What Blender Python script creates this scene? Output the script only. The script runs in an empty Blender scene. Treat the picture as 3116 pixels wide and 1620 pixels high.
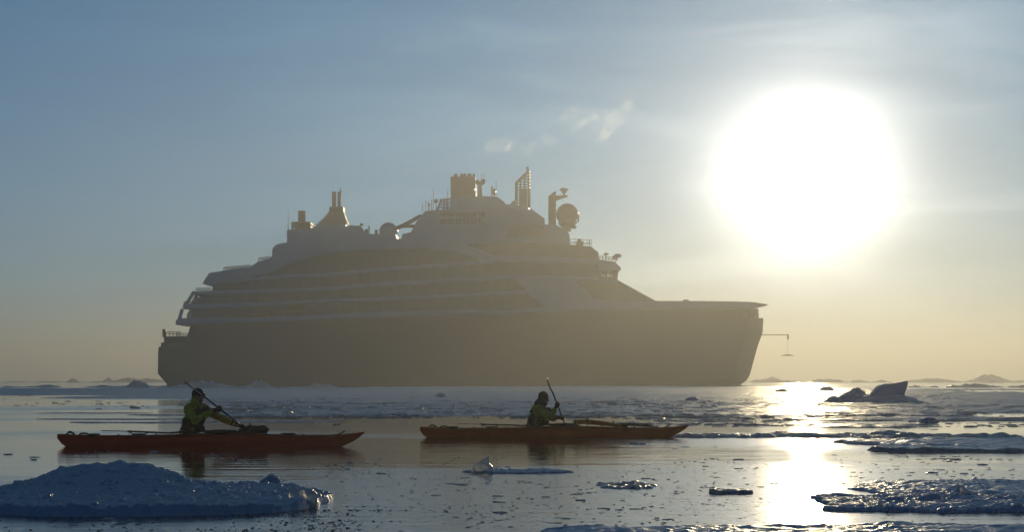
import bpy, bmesh, math, random
import numpy as np
from mathutils import Vector, Matrix
C = bpy.context.scene
COL = C.collection
R = math.radians
# ------------------------------------------------------------------ camera
FPX, EYE, HOR, CX = 8000.0, 1.15, 1158.0, 1558.0     # focal length in photo pixels, eye height, horizon row
cam = bpy.data.cameras.new('camera'); camo = bpy.data.objects.new('camera', cam); COL.objects.link(camo)
cam.sensor_width = 36; cam.lens = FPX / 3116 * 36; cam.shift_y = (HOR - 810) / 3116
cam.clip_start = 0.5; cam.clip_end = 20000
camo.location = (0, 0, EYE); camo.rotation_euler = (R(90), 0, 0)
C.camera = camo
# ------------------------------------------------------------------ light
SUN_AZ, SUN_EL = math.atan(897 / FPX), math.atan(602 / FPX)
SD = Vector((math.sin(SUN_AZ) * math.cos(SUN_EL), math.cos(SUN_AZ) * math.cos(SUN_EL), math.sin(SUN_EL)))
sl = bpy.data.lights.new('sun', 'SUN'); sl.energy = 2.0; sl.angle = R(0.6); sl.color = (1, .79, .46)
so = bpy.data.objects.new('sun', sl); COL.objects.link(so)
so.rotation_euler = SD.to_track_quat('Z', 'Y').to_euler()
W = bpy.data.worlds.new('World'); C.world = W; W.use_nodes = True
nt = W.node_tree; N = nt.nodes; L = nt.links; N.clear()
def wn(t, **k):
    n = N.new(t)
    for a, b in k.items(): setattr(n, a, b)
    return n
def wmath(op, a, b=None, c=None):
    n = wn('ShaderNodeMath', operation=op)
    for i, v in enumerate((a, b, c)):
        if v is None: continue
        if hasattr(v, 'is_linked') or hasattr(v, 'links'): L.new(v, n.inputs[i])
        else: n.inputs[i].default_value = v
    return n.outputs[0]
sky = wn('ShaderNodeTexSky', sky_type='NISHITA', sun_disc=False)
sky.sun_elevation = SUN_EL; sky.sun_rotation = SUN_AZ
sky.air_density = 0.5; sky.dust_density = 0.0; sky.ozone_density = 2.8; sky.altitude = 0
bg1 = wn('ShaderNodeBackground'); bg1.inputs[1].default_value = 0.15
L.new(sky.outputs[0], bg1.inputs[0])
# aureole of the low sun in thin high cloud (a function of direction only, it lights the scene like the rest of the sky)
tc = wn('ShaderNodeTexCoord')
dot = wn('ShaderNodeVectorMath', operation='DOT_PRODUCT'); L.new(tc.outputs['Generated'], dot.inputs[0]); dot.inputs[1].default_value = SD
ang = wmath('MULTIPLY', wmath('ARCCOSINE', wmath('MINIMUM', dot.outputs['Value'], 0.9999999)), 57.2958)     # degrees from the sun
mp = wn('ShaderNodeMapping'); L.new(tc.outputs['Generated'], mp.inputs[0]); mp.inputs['Scale'].default_value = (9, 9, 42); mp.inputs['Rotation'].default_value = (0, R(12), 0)
nz = wn('ShaderNodeTexNoise'); L.new(mp.outputs[0], nz.inputs[0]); nz.inputs['Scale'].default_value = 1.0; nz.inputs['Detail'].default_value = 5; nz.inputs['Roughness'].default_value = .5; nz.inputs['Distortion'].default_value = .5
cl = wn('ShaderNodeMapRange'); L.new(nz.outputs[0], cl.inputs[0]); cl.inputs[1].default_value = .3; cl.inputs[2].default_value = .75; cl.inputs[3].default_value = .8; cl.inputs[4].default_value = 1.18
core = wmath('MULTIPLY', wmath('POWER', 2.71828, wmath('MULTIPLY', wmath('POWER', wmath('DIVIDE', ang, 1.58), 2.0), -1.0)), 7.5)
mid = wmath('MULTIPLY', wmath('MULTIPLY', wmath('POWER', 2.71828, wmath('MULTIPLY', wmath('POWER', wmath('DIVIDE', ang, 3.6), 1.6), -1.0)), 2.3), cl.outputs[0])
wide = wmath('MULTIPLY', wmath('MULTIPLY', wmath('POWER', 2.71828, wmath('MULTIPLY', ang, -1 / 14.0)), 0.64), cl.outputs[0])
cn = wn('ShaderNodeMapRange', interpolation_type='SMOOTHSTEP'); L.new(nz.outputs[0], cn.inputs[0]); cn.inputs[1].default_value = .46; cn.inputs[2].default_value = .74
cloud = wmath('MULTIPLY', wmath('MULTIPLY', wmath('POWER', 2.71828, wmath('MULTIPLY', ang, -1 / 4.0)), .9), cn.outputs[0])
def emit(colr, s):
    b = wn('ShaderNodeBackground'); b.inputs[0].default_value = (*colr, 1); L.new(s, b.inputs[1]); return b.outputs[0]
def addsh(a, b):
    n = wn('ShaderNodeAddShader'); L.new(a, n.inputs[0]); L.new(b, n.inputs[1]); return n.outputs[0]
tot = addsh(bg1.outputs[0], addsh(emit((1, .95, .85), core), addsh(emit((1, .79, .57), mid), addsh(emit((.0, .66, 1), wide), emit((1, .93, .80), cloud)))))
wo = wn('ShaderNodeOutputWorld'); L.new(tot, wo.inputs[0])
C.view_settings.view_transform = 'Standard'; C.view_settings.look = 'None'; C.view_settings.exposure = -1.52; C.view_settings.gamma = 1
C.render.engine = 'CYCLES'
C.cycles.use_denoising = True
C.cycles.max_bounces = 5; C.cycles.volume_bounces = 1; C.cycles.diffuse_bounces = 2; C.cycles.glossy_bounces = 3
C.cycles.sample_clamp_indirect = 6; C.cycles.caustics_reflective = False; C.cycles.caustics_refractive = False
# ------------------------------------------------------------------ helpers
rnd = random.Random(7)
def G(px, py): 
    """photo pixel on the water -> world x, y"""
    d = EYE * FPX / (py - HOR)
    return ((px - CX) * d / FPX, d)
def tag(o, label=None, cat=None, group=None, kind=None):
    for k, v in (('label', label), ('category', cat), ('group', group), ('kind', kind)):
        if v: o[k] = v
    return o
def thing(name, loc, label, cat, group=None, rz=0):
    o = bpy.data.objects.new(name, None); COL.objects.link(o); o.location = loc; o.rotation_euler = (0, 0, rz)
    o.empty_display_size = .2
    return tag(o, label, cat, group)
def mobj(name, me, mat, parent=None, smooth=True, loc=None):
    o = bpy.data.objects.new(name, me); COL.objects.link(o)
    if mat: me.materials.clear(); me.materials.append(mat)
    if smooth: me.polygons.foreach_set('use_smooth', [True] * len(me.polygons))
    if parent: o.parent = parent
    if loc: o.location = loc
    return o
class MB:
    def __init__(s): s.v = []; s.f = []
    def add(s, vs, fs):
        n = len(s.v); s.v += [tuple(v) for v in vs]; s.f += [tuple(i + n for i in f) for f in fs]; return s
    def box(s, x0, x1, y0, y1, z0, z1):
        return s.add([(x, y, z) for x in (x0, x1) for y in (y0, y1) for z in (z0, z1)],
                     [(0, 1, 3, 2), (4, 6, 7, 5), (0, 4, 5, 1), (2, 3, 7, 6), (0, 2, 6, 4), (1, 5, 7, 3)])
    def prism(s, poly, y0, y1, k=1.0):
        """polygon of (x, z) extruded along y; k narrows nothing, kept for taper"""
        n = len(poly)
        return s.add([(x, y0, z) for x, z in poly] + [(x, y1, z) for x, z in poly],
                     [tuple(range(n)), tuple(range(2 * n - 1, n - 1, -1))] + [(i, i + n, (i + 1) % n + n, (i + 1) % n) for i in range(n)])
    def tube(s, p, r, n=8, flat=1.0):
        """poly tube through the points p, r a number or one per point"""
        p = [Vector(q) for q in p]; r = [r] * len(p) if isinstance(r, (int, float)) else r
        vs = []; 
        for i, q in enumerate(p):
            d = (p[min(i + 1, len(p) - 1)] - p[max(i - 1, 0)]).normalized()
            a = d.cross(Vector((0, 1, 0))); a = d.cross(Vector((1, 0, 0))) if a.length < .1 else a
            a.normalize(); b = d.cross(a)
            for k in range(n):
                t = 2 * math.pi * k / n; vs.append(q + a * math.cos(t) * r[i] + b * math.sin(t) * r[i] * flat)
        fs = [(i * n + k, i * n + (k + 1) % n, (i + 1) * n + (k + 1) % n, (i + 1) * n + k) for i in range(len(p) - 1) for k in range(n)]
        fs += [tuple(range(n - 1, -1, -1)), tuple((len(p) - 1) * n + k for k in range(n))]
        return s.add(vs, fs)
    def ball(s, c, r, nu=16, nv=10):
        rx, ry, rz = (r, r, r) if isinstance(r, (int, float)) else r
        vs = [(c[0], c[1], c[2] - rz)]
        for j in range(1, nv):
            t = -math.pi / 2 + math.pi * j / nv
            for i in range(nu):
                a = 2 * math.pi * i / nu
                vs.append((c[0] + rx * math.cos(t) * math.cos(a), c[1] + ry * math.cos(t) * math.sin(a), c[2] + rz * math.sin(t)))
        vs.append((c[0], c[1], c[2] + rz)); T = len(vs) - 1
        fs = [(0, 1 + (i + 1) % nu, 1 + i) for i in range(nu)]
        for j in range(nv - 2):
            for i in range(nu):
                a = 1 + j * nu + i; b = 1 + j * nu + (i + 1) % nu; fs.append((a, b, b + nu, a + nu))
        k = 1 + (nv - 2) * nu
        fs += [(k + i, k + (i + 1) % nu, T) for i in range(nu)]
        return s.add(vs, fs)
    def limb(s, a, b, ra, rb):
        """closed tapered capsule"""
        s.tube([a, b], [ra, rb], 12); s.ball(a, ra, 12, 8); s.ball(b, rb, 12, 8); return s
    def mesh(s, name):
        me = bpy.data.meshes.new(name); me.from_pydata(s.v, [], s.f); me.update()
        bm = bmesh.new(); bm.from_mesh(me); bmesh.ops.recalc_face_normals(bm, faces=bm.faces); bm.to_mesh(me); bm.free(); return me
    def build(s, name, mat, parent=None, smooth=False, loc=None):
        return mobj(name, s.mesh(name), mat, parent, smooth, loc)
# vectorised gradient noise
_rs = np.random.RandomState(3); _P = _rs.permutation(256).astype(int); _P = np.concatenate([_P, _P, _P])
_GR = _rs.normal(size=(256, 3)); _GR /= np.linalg.norm(_GR, axis=1)[:, None]
def noise3(x, y, z):
    xi, yi, zi = np.floor(x).astype(int), np.floor(y).astype(int), np.floor(z).astype(int)
    xf, yf, zf = x - xi, y - yi, z - zi; u, v, w = [t * t * t * (t * (t * 6 - 15) + 10) for t in (xf, yf, zf)]
    def g(i, j, k):
        h = _P[(_P[(_P[(xi + i) & 255] + yi + j) & 255] + zi + k) & 255]; q = _GR[h]
        return q[..., 0] * (xf - i) + q[..., 1] * (yf - j) + q[..., 2] * (zf - k)
    lp = lambda a, b, t: a + (b - a) * t
    return 1.6 * lp(lp(lp(g(0,0,0), g(1,0,0), u), lp(g(0,1,0), g(1,1,0), u), v), lp(lp(g(0,0,1), g(1,0,1), u), lp(g(0,1,1), g(1,1,1), u), v), w)
def fbm(x, y, z=0.0, o=4, g=.5):
    x = np.asarray(x, float); y = np.asarray(y, float); z = np.zeros_like(x) + z; t = 0; a = 1
    for i in range(o): t = t + a * noise3(x * 2 ** i + 17 * i, y * 2 ** i, z * 2 ** i + 5 * i); a *= g
    return t
def sstep(a, b, x):
    t = np.clip((x - a) / (b - a), 0, 1); return t * t * (3 - 2 * t)
def grid_mesh(name, X, Y, Z, keep):
    ny, nx = X.shape; idx = np.arange(nx * ny).reshape(ny, nx)
    q = np.stack([idx[:-1, :-1], idx[:-1, 1:], idx[1:, 1:], idx[1:, :-1]], -1).reshape(-1, 4)
    k = keep.reshape(-1); q = q[k[q].any(axis=1)]
    used = np.unique(q); mp_ = -np.ones(nx * ny, int); mp_[used] = np.arange(len(used))
    co = np.stack([X.ravel(), Y.ravel(), Z.ravel()], -1)[used]
    me = bpy.data.meshes.new(name); me.from_pydata(co.tolist(), [], mp_[q].tolist()); me.update(); return me
def voxel(mb, vox, amp=0, scale=1.0, seed=0, smooth=0, o=4):
    """one continuous surface from overlapping pieces, then worn by noise"""
    me = mb.mesh('t'); ob = bpy.data.objects.new('t', me); COL.objects.link(ob)
    m = ob.modifiers.new('r', 'REMESH'); m.mode = 'VOXEL'; m.voxel_size = vox
    if smooth:
        m = ob.modifiers.new('s', 'SMOOTH'); m.iterations = smooth; m.factor = .6
    dg = bpy.context.evaluated_depsgraph_get(); dg.update()
    out = bpy.data.meshes.new_from_object(ob.evaluated_get(dg)); bpy.data.objects.remove(ob)
    if amp:
        n = len(out.vertices); co = np.empty(n * 3); out.vertices.foreach_get('co', co); co = co.reshape(-1, 3)
        no = np.empty(n * 3); out.vertices.foreach_get('normal', no); no = no.reshape(-1, 3)
        co = co + no * (amp * fbm(co[:, 0] * scale + seed, co[:, 1] * scale, co[:, 2] * scale, o))[:, None]
        out.vertices.foreach_set('co', co.ravel()); out.update()
    return out
# ------------------------------------------------------------------ materials
def mat(name, base, rough=.5, metal=0, spec=.5, var=0, vs=5.0, bump=0, bs=20.0, emit_=None, sss=0, coat=0):
    m = bpy.data.materials.new(name); m.use_nodes = True; t = m.node_tree; b = t.nodes['Principled BSDF']
    b.inputs['Base Color'].default_value = (*base, 1); b.inputs['Roughness'].default_value = rough; b.inputs['Metallic'].default_value = metal
    b.inputs['Specular IOR Level'].default_value = spec; b.inputs['Coat Weight'].default_value = coat
    tcn = t.nodes.new('ShaderNodeTexCoord')
    if var:
        n = t.nodes.new('ShaderNodeTexNoise'); n.inputs['Scale'].default_value = vs; n.inputs['Detail'].default_value = 5; t.links.new(tcn.outputs['Object'], n.inputs[0])
        r = t.nodes.new('ShaderNodeValToRGB'); t.links.new(n.outputs[0], r.inputs[0])
        r.color_ramp.elements[0].position = .3; r.color_ramp.elements[1].position = .7
        r.color_ramp.elements[0].color = (*[c * (1 - var) for c in base], 1); r.color_ramp.elements[1].color = (*[min(1, c * (1 + var)) for c in base], 1)
        t.links.new(r.outputs[0], b.inputs['Base Color'])
    if bump:
        n = t.nodes.new('ShaderNodeTexNoise'); n.inputs['Scale'].default_value = bs; n.inputs['Detail'].default_value = 6; t.links.new(tcn.outputs['Object'], n.inputs[0])
        u = t.nodes.new('ShaderNodeBump'); u.inputs['Strength'].default_value = 1; u.inputs['Distance'].default_value = bump; t.links.new(n.outputs[0], u.inputs['Height']); t.links.new(u.outputs[0], b.inputs['Normal'])
    if emit_: b.inputs['Emission Color'].default_value = (1, .93, .8, 1); b.inputs['Emission Strength'].default_value = emit_
    if sss: b.inputs['Subsurface Weight'].default_value = sss; b.inputs['Subsurface Radius'].default_value = (.3, .6, 1); b.inputs['Subsurface Scale'].default_value = .06
    return m
M = dict(
    ice=mat('sea_ice', (.50, .64, .80), .34, var=.28, vs=9, bump=.012, bs=30, sss=.15, spec=.6),
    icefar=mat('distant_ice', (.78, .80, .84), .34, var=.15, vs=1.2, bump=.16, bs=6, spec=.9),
    iceclear=mat('clear_ice', (.80, .84, .86), .3, var=.08, vs=12, bump=.004, bs=30, sss=.6, spec=.6),
    icedark=mat('wet_ice', (.36, .40, .42), .25, var=.3, vs=9, bump=.004, bs=40, spec=.5),
    hull=mat('hull_paint', (.022, .025, .035), .5, var=.25, vs=.15),
    white=mat('white_paint', (.68, .69, .72), .45, var=.06, vs=.3),
    glass=mat('dark_glazing', (.03, .032, .036), .25, var=.3, vs=.4),
    steel=mat('grey_steel', (.22, .2, .17), .5, var=.15, vs=1),
    divider=mat('divider_panel', (.09, .09, .09), .5, var=.2, vs=1),
    gold=mat('funnel_paint', (.16, .13, .09), .5, var=.15, vs=1),
    glint=mat('glint_glow', (1, .95, .85), .3, emit_=6),  # emissive colour imitating sun glints on the ship's fittings
    orange=mat('orange_paint', (.5, .12, .03), .5, var=.15, vs=2),
    kayak=mat('kayak_gelcoat', (1, .03, .003), .5, var=.12, vs=4, spec=.18),
    kayak2=mat('kayak_gelcoat_orange', (1, .075, .003), .5, var=.1, vs=4, spec=.18),
    black=mat('black_rubber', (.018, .018, .018), .6, var=.2, vs=20),
    slush=mat('grey_slush', (.22, .24, .24), .6, var=.3, vs=9, spec=.25),
    jacket=mat('lime_drysuit', (.66, .50, .02), .65, var=.15, vs=14, bump=.006, bs=25),
    jacket2=mat('lime_drysuit_worn', (.58, .46, .03), .65, var=.15, vs=14, bump=.006, bs=25),
    vest=mat('dark_life_vest', (.045, .03, .02), .7, var=.3, vs=14, bump=.006, bs=25),
    vest2=mat('brown_life_vest', (.05, .038, .03), .7, var=.3, vs=14, bump=.006, bs=25),
    skin=mat('skin', (.42, .24, .17), .5, var=.08, vs=20),
    cap=mat('dark_knit', (.02, .02, .022), .85, var=.3, vs=60, bump=.003, bs=120),
    bag=mat('orange_dry_bag', (.85, .13, .006), .7, spec=.1, var=.25, vs=10, bump=.006, bs=18),
    mesh=mat('dark_net_bag', (.07, .05, .035), .7, var=.6, vs=22, bump=.01, bs=30),
    carbon=mat('carbon_shaft', (.02, .022, .024), .35),
)
_c = M['iceclear'].node_tree.nodes['Principled BSDF']; _c.inputs['Transmission Weight'].default_value = .4; _c.inputs['IOR'].default_value = 1.31; _c.inputs['Roughness'].default_value = .3
# water: mirror calm with wind-roughened and slushy patches
def snow_top(m, snow, side, lo=.55, hi=.92):
    t = m.node_tree; b = t.nodes['Principled BSDF']; l = t.links
    src = b.inputs['Base Color'].links[0].from_socket if b.inputs['Base Color'].links else None
    g = t.nodes.new('ShaderNodeNewGeometry'); sx = t.nodes.new('ShaderNodeSeparateXYZ'); l.new(g.outputs['Normal'], sx.inputs[0])
    nz_ = t.nodes.new('ShaderNodeTexNoise'); nz_.inputs['Scale'].default_value = 14; nz_.inputs['Detail'].default_value = 6; l.new(g.outputs['Position'], nz_.inputs[0])
    a = t.nodes.new('ShaderNodeMath'); a.operation = 'MULTIPLY_ADD'; l.new(nz_.outputs[0], a.inputs[0]); a.inputs[1].default_value = .5; l.new(sx.outputs[2], a.inputs[2])
    r = t.nodes.new('ShaderNodeMapRange'); r.interpolation_type = 'SMOOTHSTEP'; l.new(a.outputs[0], r.inputs[0]); r.inputs[1].default_value = lo + .25; r.inputs[2].default_value = hi + .25
    mx = t.nodes.new('ShaderNodeMix'); mx.data_type = 'RGBA'; l.new(r.outputs[0], mx.inputs[0]); mx.inputs[6].default_value = (*side, 1); mx.inputs[7].default_value = (*snow, 1)
    l.new(mx.outputs[2], b.inputs['Base Color'])
snow_top(M['ice'], (.92, .90, .86), (.34, .47, .62))
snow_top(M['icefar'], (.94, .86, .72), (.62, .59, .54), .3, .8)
def water_mat():
    m = bpy.data.materials.new('arctic_water'); m.use_nodes = True; t = m.node_tree; n_ = t.nodes; l = t.links; b = n_['Principled BSDF']
    b.inputs['Base Color'].default_value = (.012, .03, .038, 1); b.inputs['IOR'].default_value = 1.333
    g = n_.new('ShaderNodeNewGeometry')
    def noise(sc, scale, det, rough=.5):
        mpn = n_.new('ShaderNodeMapping'); mpn.inputs['Scale'].default_value = sc; l.new(g.outputs['Position'], mpn.inputs[0])
        q = n_.new('ShaderNodeTexNoise'); q.inputs['Scale'].default_value = scale; q.inputs['Detail'].default_value = det; q.inputs['Roughness'].default_value = rough; l.new(mpn.outputs[0], q.inputs[0]); return q.outputs[0]
    def rng(v, a, b_, c, d, smooth=True):
        q = n_.new('ShaderNodeMapRange'); l.new(v, q.inputs[0])
        if smooth: q.interpolation_type = 'SMOOTHSTEP'
        for i, x in enumerate((a, b_, c, d)): q.inputs[1 + i].default_value = x
        return q.outputs[0]
    sep = n_.new('ShaderNodeSeparateXYZ'); l.new(g.outputs['Position'], sep.inputs[0])
    def mt(op, a, b_=None):
        q = n_.new('ShaderNodeMath'); q.operation = op
        for i, v in enumerate((a, b_)):
            if v is None: continue
            if isinstance(v, (int, float)): q.inputs[i].default_value = v
            else: l.new(v, q.inputs[i])
        return q.outputs[0]
    X, Y = sep.outputs[0], sep.outputs[1]
    yn = mt('ADD', Y, mt('MULTIPLY', mt('SUBTRACT', noise((.22, .30, 1), 1, 8, .68), .5), 20.0))          # ragged edges of the calm lead
    up_ = mt('ADD', yn, mt('MULTIPLY', mt('MAXIMUM', X, 0.0), 2.1))                            # its far edge comes nearer to the right
    lo_ = mt('SUBTRACT', yn, mt('MULTIPLY', mt('MINIMUM', mt('MAXIMUM', mt('ADD', X, 4.0), 0.0), 4.0), 1.3))
    calm = mt('MULTIPLY', rng(lo_, 28.0, 33.5, 0, 1), rng(up_, 50.0, 58.0, 1, 0))
    far_calm = rng(noise((.03, .02, 1), 1, 4), .40, .48, 0, .9)
    patch = mt('SUBTRACT', 1.0, mt('MAXIMUM', calm, mt('MULTIPLY', far_calm, rng(Y, 50, 60, 0, 1))))
    r = rng(patch, 0, 1, .035, .135, False); 
    h1 = noise((.35, 2.2, 1), 1, 3); h2 = noise((3, 7, 1), 1, 3, .6)
    def mul(a, k):
        q = n_.new('ShaderNodeMath'); q.operation = 'MULTIPLY'; l.new(a, q.inputs[0])
        if isinstance(k, float): q.inputs[1].default_value = k
        else: l.new(k, q.inputs[1])
        return q.outputs[0]
    ad = n_.new('ShaderNodeMath'); ad.operation = 'ADD'
    l.new(mul(h1, .009), ad.inputs[0]); l.new(mul(mul(h2, .004), rng(patch, 0, 1, .15, 1.5, False)), ad.inputs[1])
    # thin grease ice: fine flecks of slush on the surface
    fl_ = noise((3.5, 3.5, 1), 1, 6, .7); zone = rng(noise((.35, .22, 1), 1, 3), .42, .62, 0, 1)
    fleck = mt('MULTIPLY', mt('MULTIPLY', rng(fl_, .56, .64, 0, 1), zone), rng(Y, 16, 37, .8, .0))
    fleck = mt('MULTIPLY', fleck, patch)
    mc = n_.new('ShaderNodeMix'); mc.data_type = 'RGBA'; l.new(fleck, mc.inputs[0]); mc.inputs[6].default_value = (.012, .03, .038, 1); mc.inputs[7].default_value = (.14, .18, .2, 1); l.new(mc.outputs[2], b.inputs['Base Color'])
    l.new(mt('MAXIMUM', r, mt('MULTIPLY', fleck, .75)), b.inputs['Roughness'])
    u = n_.new('ShaderNodeBump'); u.inputs['Strength'].default_value = 1; u.inputs['Distance'].default_value = 1; l.new(ad.outputs[0], u.inputs['Height']); l.new(u.outputs[0], b.inputs['Normal'])
    return m
WM = water_mat()
wt = MB(); wt.add([(-5400, -150, 0), (5400, -150, 0), (5400, 5900, 0), (-5400, 5900, 0)], [(0, 1, 2, 3)])
tag(wt.build('water', WM), kind='structure')
# haze
hz = MB(); hz.box(-5600, 5600, -220, 6100, -2, 57)
hm = bpy.data.materials.new('haze_air'); hm.use_nodes = True; t = hm.node_tree; t.nodes.remove(t.nodes['Principled BSDF'])
pv = t.nodes.new('ShaderNodeVolumePrincipled'); pv.inputs['Color'].default_value = (.68, .69, .66, 1); pv.inputs['Density'].default_value = .00075; pv.inputs['Anisotropy'].default_value = .755
t.links.new(pv.outputs[0], t.nodes['Material Output'].inputs['Volume'])
tag(hz.build('haze', hm), 'thin golden sea mist veiling the ship and the far ice', 'haze', kind='stuff')

# ================================================================== the ship
SD0 = 645.0; SX0 = (1362 - CX) * SD0 / FPX
ship = thing('cruise_ship', (SX0, SD0, 0), 'large dark hulled polar cruise ship with white decks, standing beyond the kayaks in mist', 'ship')
def sp(px, py, b=0.0):
    d = SD0 - b; return ((px - CX) * d / FPX - SX0, EYE + (HOR - py) * d / FPX)
HB = 13.6
def beam(x):
    """half beam at ship-local x"""
    x = np.asarray(x, float)
    f = np.clip((x - 22) / (79 - 22), 0, 1); a = np.clip((-x - 52) / 22, 0, 1)
    return HB * np.sqrt(np.clip(1 - f ** 2.1, 0.0004, 1)) * (1 - .22 * a ** 2)
def interp(pts, x):
    xs = [p[0] for p in pts]; return np.interp(x, xs, [p[1] for p in pts])
def band(name, m, pts, inset=0.0, n=None, w=None, parent=ship, smooth=False):
    """solid across the ship between an upper and a lower line; pts = (px, py_top, py_bottom)"""
    mb = MB(); px = []
    for (a, *_), (b, *_) in zip(pts[:-1], pts[1:]):
        k = max(1, int((b - a) / 25)); px += [a + (b - a) * i / k for i in range(k)]
    px.append(pts[-1][0]); px = np.array(px)
    tp = interp([(p[0], p[1]) for p in pts], px); bt = interp([(p[0], p[2]) for p in pts], px)
    vs = []
    for i in range(len(px)):
        bb = HB if w is None else w
        x, zt = sp(px[i], tp[i], bb * .97); _, zb = sp(px[i], bt[i], bb * .97)
        b = float(beam(x)) - inset if w is None else w
        b = max(b, .25)
        vs += [(x, -b, zb), (x, -b, zt), (x, b, zt), (x, b, zb)]
    fs = [(0, 1, 2, 3), tuple(len(vs) - 4 + k for k in (3, 2, 1, 0))]
    for i in range(len(px) - 1):
        for k in range(4): fs.append((4 * i + k, 4 * i + (k + 1) % 4, 4 * i + 4 + (k + 1) % 4, 4 * i + 4 + k))
    mb.add(vs, fs); return mb.build(name, m, parent, smooth)
def spoly(name, m, poly, w, parent=ship, yc=0.0):
    mb = MB(); mb.prism([sp(a, b, w - yc) for a, b in poly], yc - w, yc + w); return mb.build(name, m, parent)
# --- hull: rows by height, columns from the stern line to the stem line
STERN = [(1184, 522), (1164, 506), (1139, 484), (1066, 485), (1030, 495), (900, 500)]
STEM = [(1186, 2200), (1176, 2245), (1159, 2269), (1143, 2279), (1048, 2304), (1015, 2317), (954, 2319), (900, 2319)]
def zline(tab, py):
    tb = sorted(tab); return np.interp(py, [a for a, _ in tb], [b for _, b in tb])
TOP = [(480, 1056), (563, 1056), (564, 988), (730, 983), (1010, 972), (1150, 968), (1411, 958), (1799, 945), (2268, 938), (2269, 970), (2320, 970)]
def make_hull():
    nc, nr = 150, 16; rows = []; vs = []
    for i in range(nc + 1):
        s = i / nc; s = s + 0.0
        for side in (-1, 1):
            pass
    S = [(i / nc) for i in range(nc + 1)]
    V = {-1: [], 1: []}
    for s in S:
        # height of the sheer at this station (by px at deck level)
        pxd = 490 + (2318 - 490) * s; tp = float(interp(TOP, pxd))
        for r in range(nr + 1):
            q = r / nr; py = 1186 + (tp - 1186) * q
            a = zline(STERN, py); b = zline(STEM, py); px = a + (b - a) * s
            x, z = sp(px, py, 0)
            xn = sp(490 + (2318 - 490) * s, 1000)[0]
            hb = float(beam(xn)); hb = max(hb, .15)
            # flare: narrower at the waterline towards the bow and the stern
            fl = 1 - (1 - q) * (.45 * max(0, (s - .6) / .4) ** 1.5 + .12 * max(0, (.12 - s) / .12))
            hb *= fl; k = (SD0 - hb * min(1, 4 * min(s + .2, 1 - s))) / SD0
            for side in (-1, 1): V[side].append(((x + SX0) * k - SX0, side * hb, EYE + (z - EYE) * k))
    mb = MB(); n = nr + 1; vs = V[-1] + V[1]; o = len(V[-1]); fs = []
    for i in range(nc):
        for r in range(nr):
            a = i * n + r; fs.append((a, a + n, a + n + 1, a + 1)); fs.append((o + a, o + a + 1, o + a + n + 1, o + a + n))
        fs.append((i * n + nr, (i + 1) * n + nr, o + (i + 1) * n + nr, o + i * n + nr))
    for r in range(nr):
        fs.append((r, r + 1, o + r + 1, o + r)); e = nc * n + r; fs.append((e, o + e, o + e + 1, e + 1))
    mb.add(vs, fs); return mb.build('hull', M['hull'], ship, True)
hull = make_hull()
hull.data.polygons.foreach_set('use_smooth', [False] * len(hull.data.polygons))
# stern mooring deck: roof slab and posts leave real openings
band('mooring_deck_roof', M['hull'], [(496, 1024, 1044), (563, 1024, 1044)], .3)
for a, b in ((487, 506), (523, 528), (536, 538), (546, 548), (554, 556)):
    band('mooring_deck_post', M['hull'], [(a, 1043, 1058), (b, 1043, 1058)], .35)
spoly('stern_post', M['hull'], [(494, 1002), (503, 1002), (505, 1026), (494, 1026)], 1.2)
# bow mooring deck
band('bow_deck_beam', M['hull'], [(2262, 935, 953), (2318, 937, 953)], .05)
for a, b in ((2262, 2277), (2281, 2282.5), (2289, 2302), (2311, 2319)):
    band('bow_deck_post', M['hull'], [(a, 951, 972), (b, 951, 972)], .1)
# white decks
band('dark_superstructure', M['glass'], [(566, 958, 990), (598, 905, 988), (643, 900, 986), (646, 866, 986), (690, 846, 985), (780, 832, 982), (830, 812, 980), (890, 790, 978), (1000, 770, 975), (1300, 748, 966), (1417, 743, 960), (1584, 736, 956), (1729, 744, 950), (1799, 750, 948), (1822, 768, 947), (1824, 844, 947), (1876, 850, 945), (1990, 915, 942)], 1.3)
band('upper_deck_band', M['white'], [(617, 862, 864.5), (638, 831, 866), (674, 826, 860), (700, 819, 852), (764, 813, 843), (786, 796, 838), (814, 790, 834), (860, 775, 812), (954, 748, 780), (1050, 738, 765), (1150, 735, 758), (1288, 734, 757), (1369, 737, 765), (1417, 743, 776), (1471, 764, 795), (1503, 777, 797), (1600, 780, 798), (1691, 782, 801), (1823, 790, 804), (1872, 797, 812), (1890, 818, 821)], -.3)
band('deck_band', M['white'], [(646, 856, 866), (814, 840, 850), (1010, 830, 841), (1150, 815, 827), (1471, 793, 804), (1503, 790, 802)], .0)
band('deck_band', M['white'], [(588, 887, 898), (800, 881, 892), (1010, 873, 884), (1150, 859, 873), (1530, 837, 851), (1745, 838, 851), (1880, 851, 862)], .1)
band('deck_band', M['white'], [(556, 926, 940), (800, 920, 932), (1010, 911, 920), (1150, 904, 917), (1557, 886, 897), (1640, 882, 895)], .05)
band('deck_band', M['white'], [(534, 975, 989), (545, 969, 988), (730, 968, 982), (1010, 957, 971), (1100, 949, 967), (1530, 942, 956), (1799, 931, 945), (1994, 916, 941), (2150, 915.5, 939), (2250, 916, 938), (2300, 917, 937), (2320, 919.5, 933), (2349, 923, 926)], -.35)
band('white_shell_panel', M['white'], [(1573, 846, 850), (1610, 846, 895), (1665, 846, 942), (1740, 848, 942), (1805, 905, 942), (1850, 915, 940), (1960, 918, 938)], .3)
band('bow_slope_coaming', M['white'], [(1874, 849, 853), (1994, 914, 920)], .8)
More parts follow.
